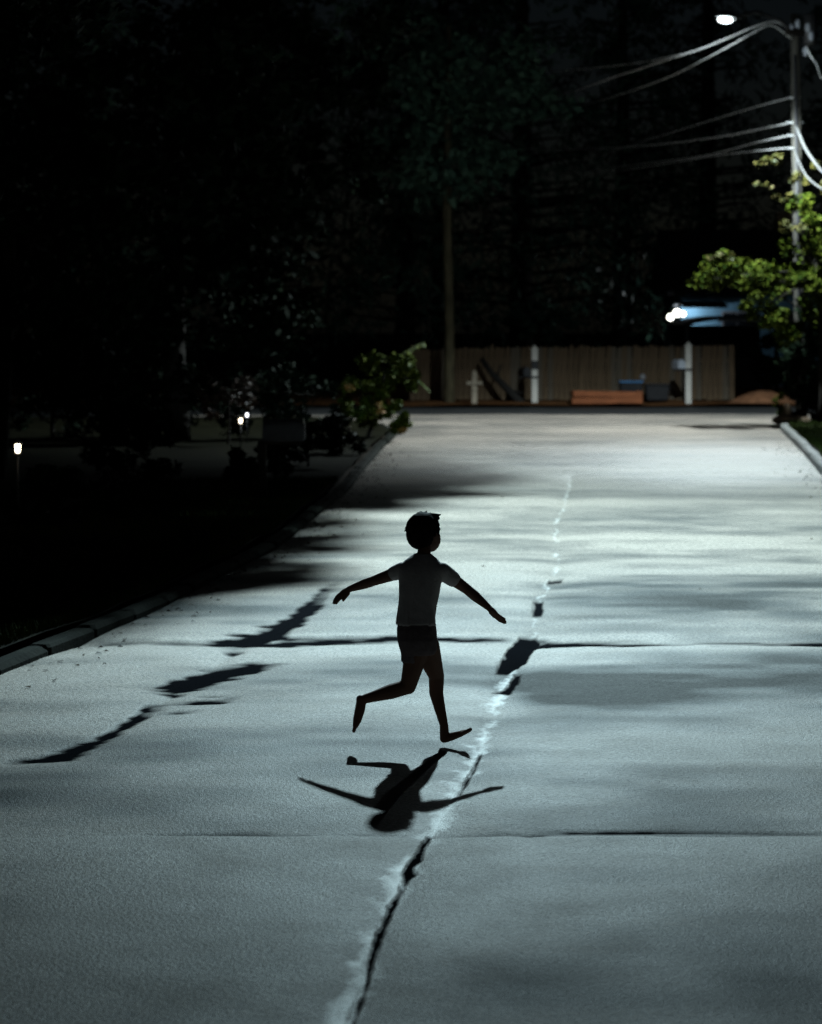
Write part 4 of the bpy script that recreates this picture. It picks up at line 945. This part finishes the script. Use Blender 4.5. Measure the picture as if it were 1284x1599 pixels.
# head, three-quarter turned away to the right
hc = Pz(573, 172, .0); ang = R(60); fdir = Vector((math.cos(ang), math.sin(ang), 0)); sdir = Vector((math.sin(ang), -math.cos(ang), 0)); upv = Vector((0, 0, 1))
m3 = Matrix((fdir, sdir, upv)).transposed()
body.ellipsoid(hc+Vector((0, 0, .002)), (.090, .074, .088), m3)
body.ellipsoid(hc+fdir*.024+Vector((.022, 0, -.040)), (.062, .056, .066), m3)
body.ellipsoid(hc+fdir*.050+Vector((.022, 0, -.088)), (.021, .022, .017), m3)
body.capsule(hc+fdir*.088+Vector((0, 0, -.012)), .008, hc+fdir*.100+Vector((0, 0, -.036)), .011)
for s_ in (-1, 1):
    body.ellipsoid(hc+sdir*s_*.076-fdir*.004+Vector((0, 0, -.018)), (.018, .007, .028), m3)
    body.ellipsoid(hc+fdir*.074+sdir*s_*.032+Vector((0, 0, -.050)), (.022, .022, .02), m3)
    body.ellipsoid(hc+fdir*.080+sdir*s_*.028+Vector((0, 0, .012)), (.012, .02, .006), m3)
bmesh_body = remesh(body, .0036, 4, 'body')
link('body', bmesh_body, M['skin'], boy)
for s_ in (-1, 1):
    MB().ellipsoid(hc+fdir*.079+sdir*s_*.029+Vector((0, 0, -.006)), (.010, .013, .009), m3).build('eye', M['eye'], boy, True)
MB().ellipsoid(hc+fdir*.086+Vector((0, 0, -.062)), (.008, .020, .005), m3).build('mouth', M['lip'], boy, True)

# hair: cap with ragged locks and a tuft above the forehead
hr = MB(); hr.ellipsoid(hc-fdir*.006+Vector((0, 0, .016)), (.092, .080, .084), m3)
hr.ellipsoid(hc-fdir*.030+Vector((0, 0, -.012)), (.066, .074, .078), m3)
hr.capsule(hc+Vector((.01, .0, .086)), .012, Pz(640, 99, .02), .009); hr.capsule(Pz(632, 102, .02), .010, Pz(652, 95, .03), .004)
hr.capsule(hc+fdir*.062+Vector((0, 0, .056)), .020, Pz(640, 112, .04), .010)
rh = random.Random(3)
for k in range(260):
    th = rh.uniform(0, 2*math.pi); ph = rh.uniform(-.25, 1.45)
    dvec = Vector((math.cos(th)*math.cos(ph), math.sin(th)*math.cos(ph), math.sin(ph)))
    if dvec.x > .45 and dvec.z < .55: continue
    p = hc+m3 @ Vector((dvec.x*.088, dvec.y*.078, dvec.z*.080))+Vector((0, 0, .014))
    tang = Vector((0, 0, -1))-dvec*(-dvec.z); q = p+(m3 @ dvec)*.008+tang*.022+Vector((rh.uniform(-.006, .006),)*3)
    hr.capsule(p, .007, q, .0028, 6)
link('hair', remesh(hr, .004, 1, 'hair'), M['hair'], boy)

# shirt and shorts
sh = MB()
oval(sh, [(572, 268, 36, .046, 0), (568, 298, 76, .062, 0), (566, 325, 98, .072, 0), (564, 350, 104, .078, 0), (560, 400, 96, .083, 0), (556, 450, 92, .083, 0), (549, 510, 85, .081, 0), (545, 555, 84, .082, 0), (545, 583, 87, .086, 0)])
s0, e0 = Pz(480, 345, .02), Pz(352, 392, .13); sh.capsule(s0, .043, s0.lerp(e0, .28), .038)
s1, e1 = Pz(660, 350, 0), Pz(768, 428, .08); sh.capsule(s1, .046, s1.lerp(e1, .42), .041)
for k in range(13): # hanging folds
    a = rh.uniform(0, 6.28); c0 = Pz(552, rh.uniform(430, 500)); c1 = Pz(547, 580)
    sh.capsule(c0+Vector((math.cos(a)*.085, math.sin(a)*.072, 0)), .008, c1+Vector((math.cos(a+.2)*.098, math.sin(a+.2)*.082, 0)), .011)
link('shirt', remesh(sh, .006, 3, 'shirt'), M['shirt'], boy)
so = MB()
oval(so, [(545, 570, 84, .080, 0), (545, 610, 90, .086, 0), (548, 655, 90, .088, 0), (553, 700, 84, .08, 0), (556, 720, 70, .07, 0)])
def leg_tube(p0, r0, p1, r1):
    so.tube([p0, p0.lerp(p1, .5), p1], [r0, (r0+r1)/2, r1], 18)
leg_tube(Pz(528, 660, -.01), .066, Pz(527, 752, -.005), .056)
leg_tube(Pz(582, 640, .02), .060, Pz(603, 712, .07), .052)
for k in range(8):
    a = rh.uniform(0, 6.28); so.capsule(Pz(528, 690)+Vector((math.cos(a)*.056, math.sin(a)*.056, 0)), .008, Pz(526, 748)+Vector((math.cos(a)*.054, math.sin(a)*.054, 0)), .010)
link('shorts', remesh(so, .006, 3, 'shorts'), M['shorts'], boy)
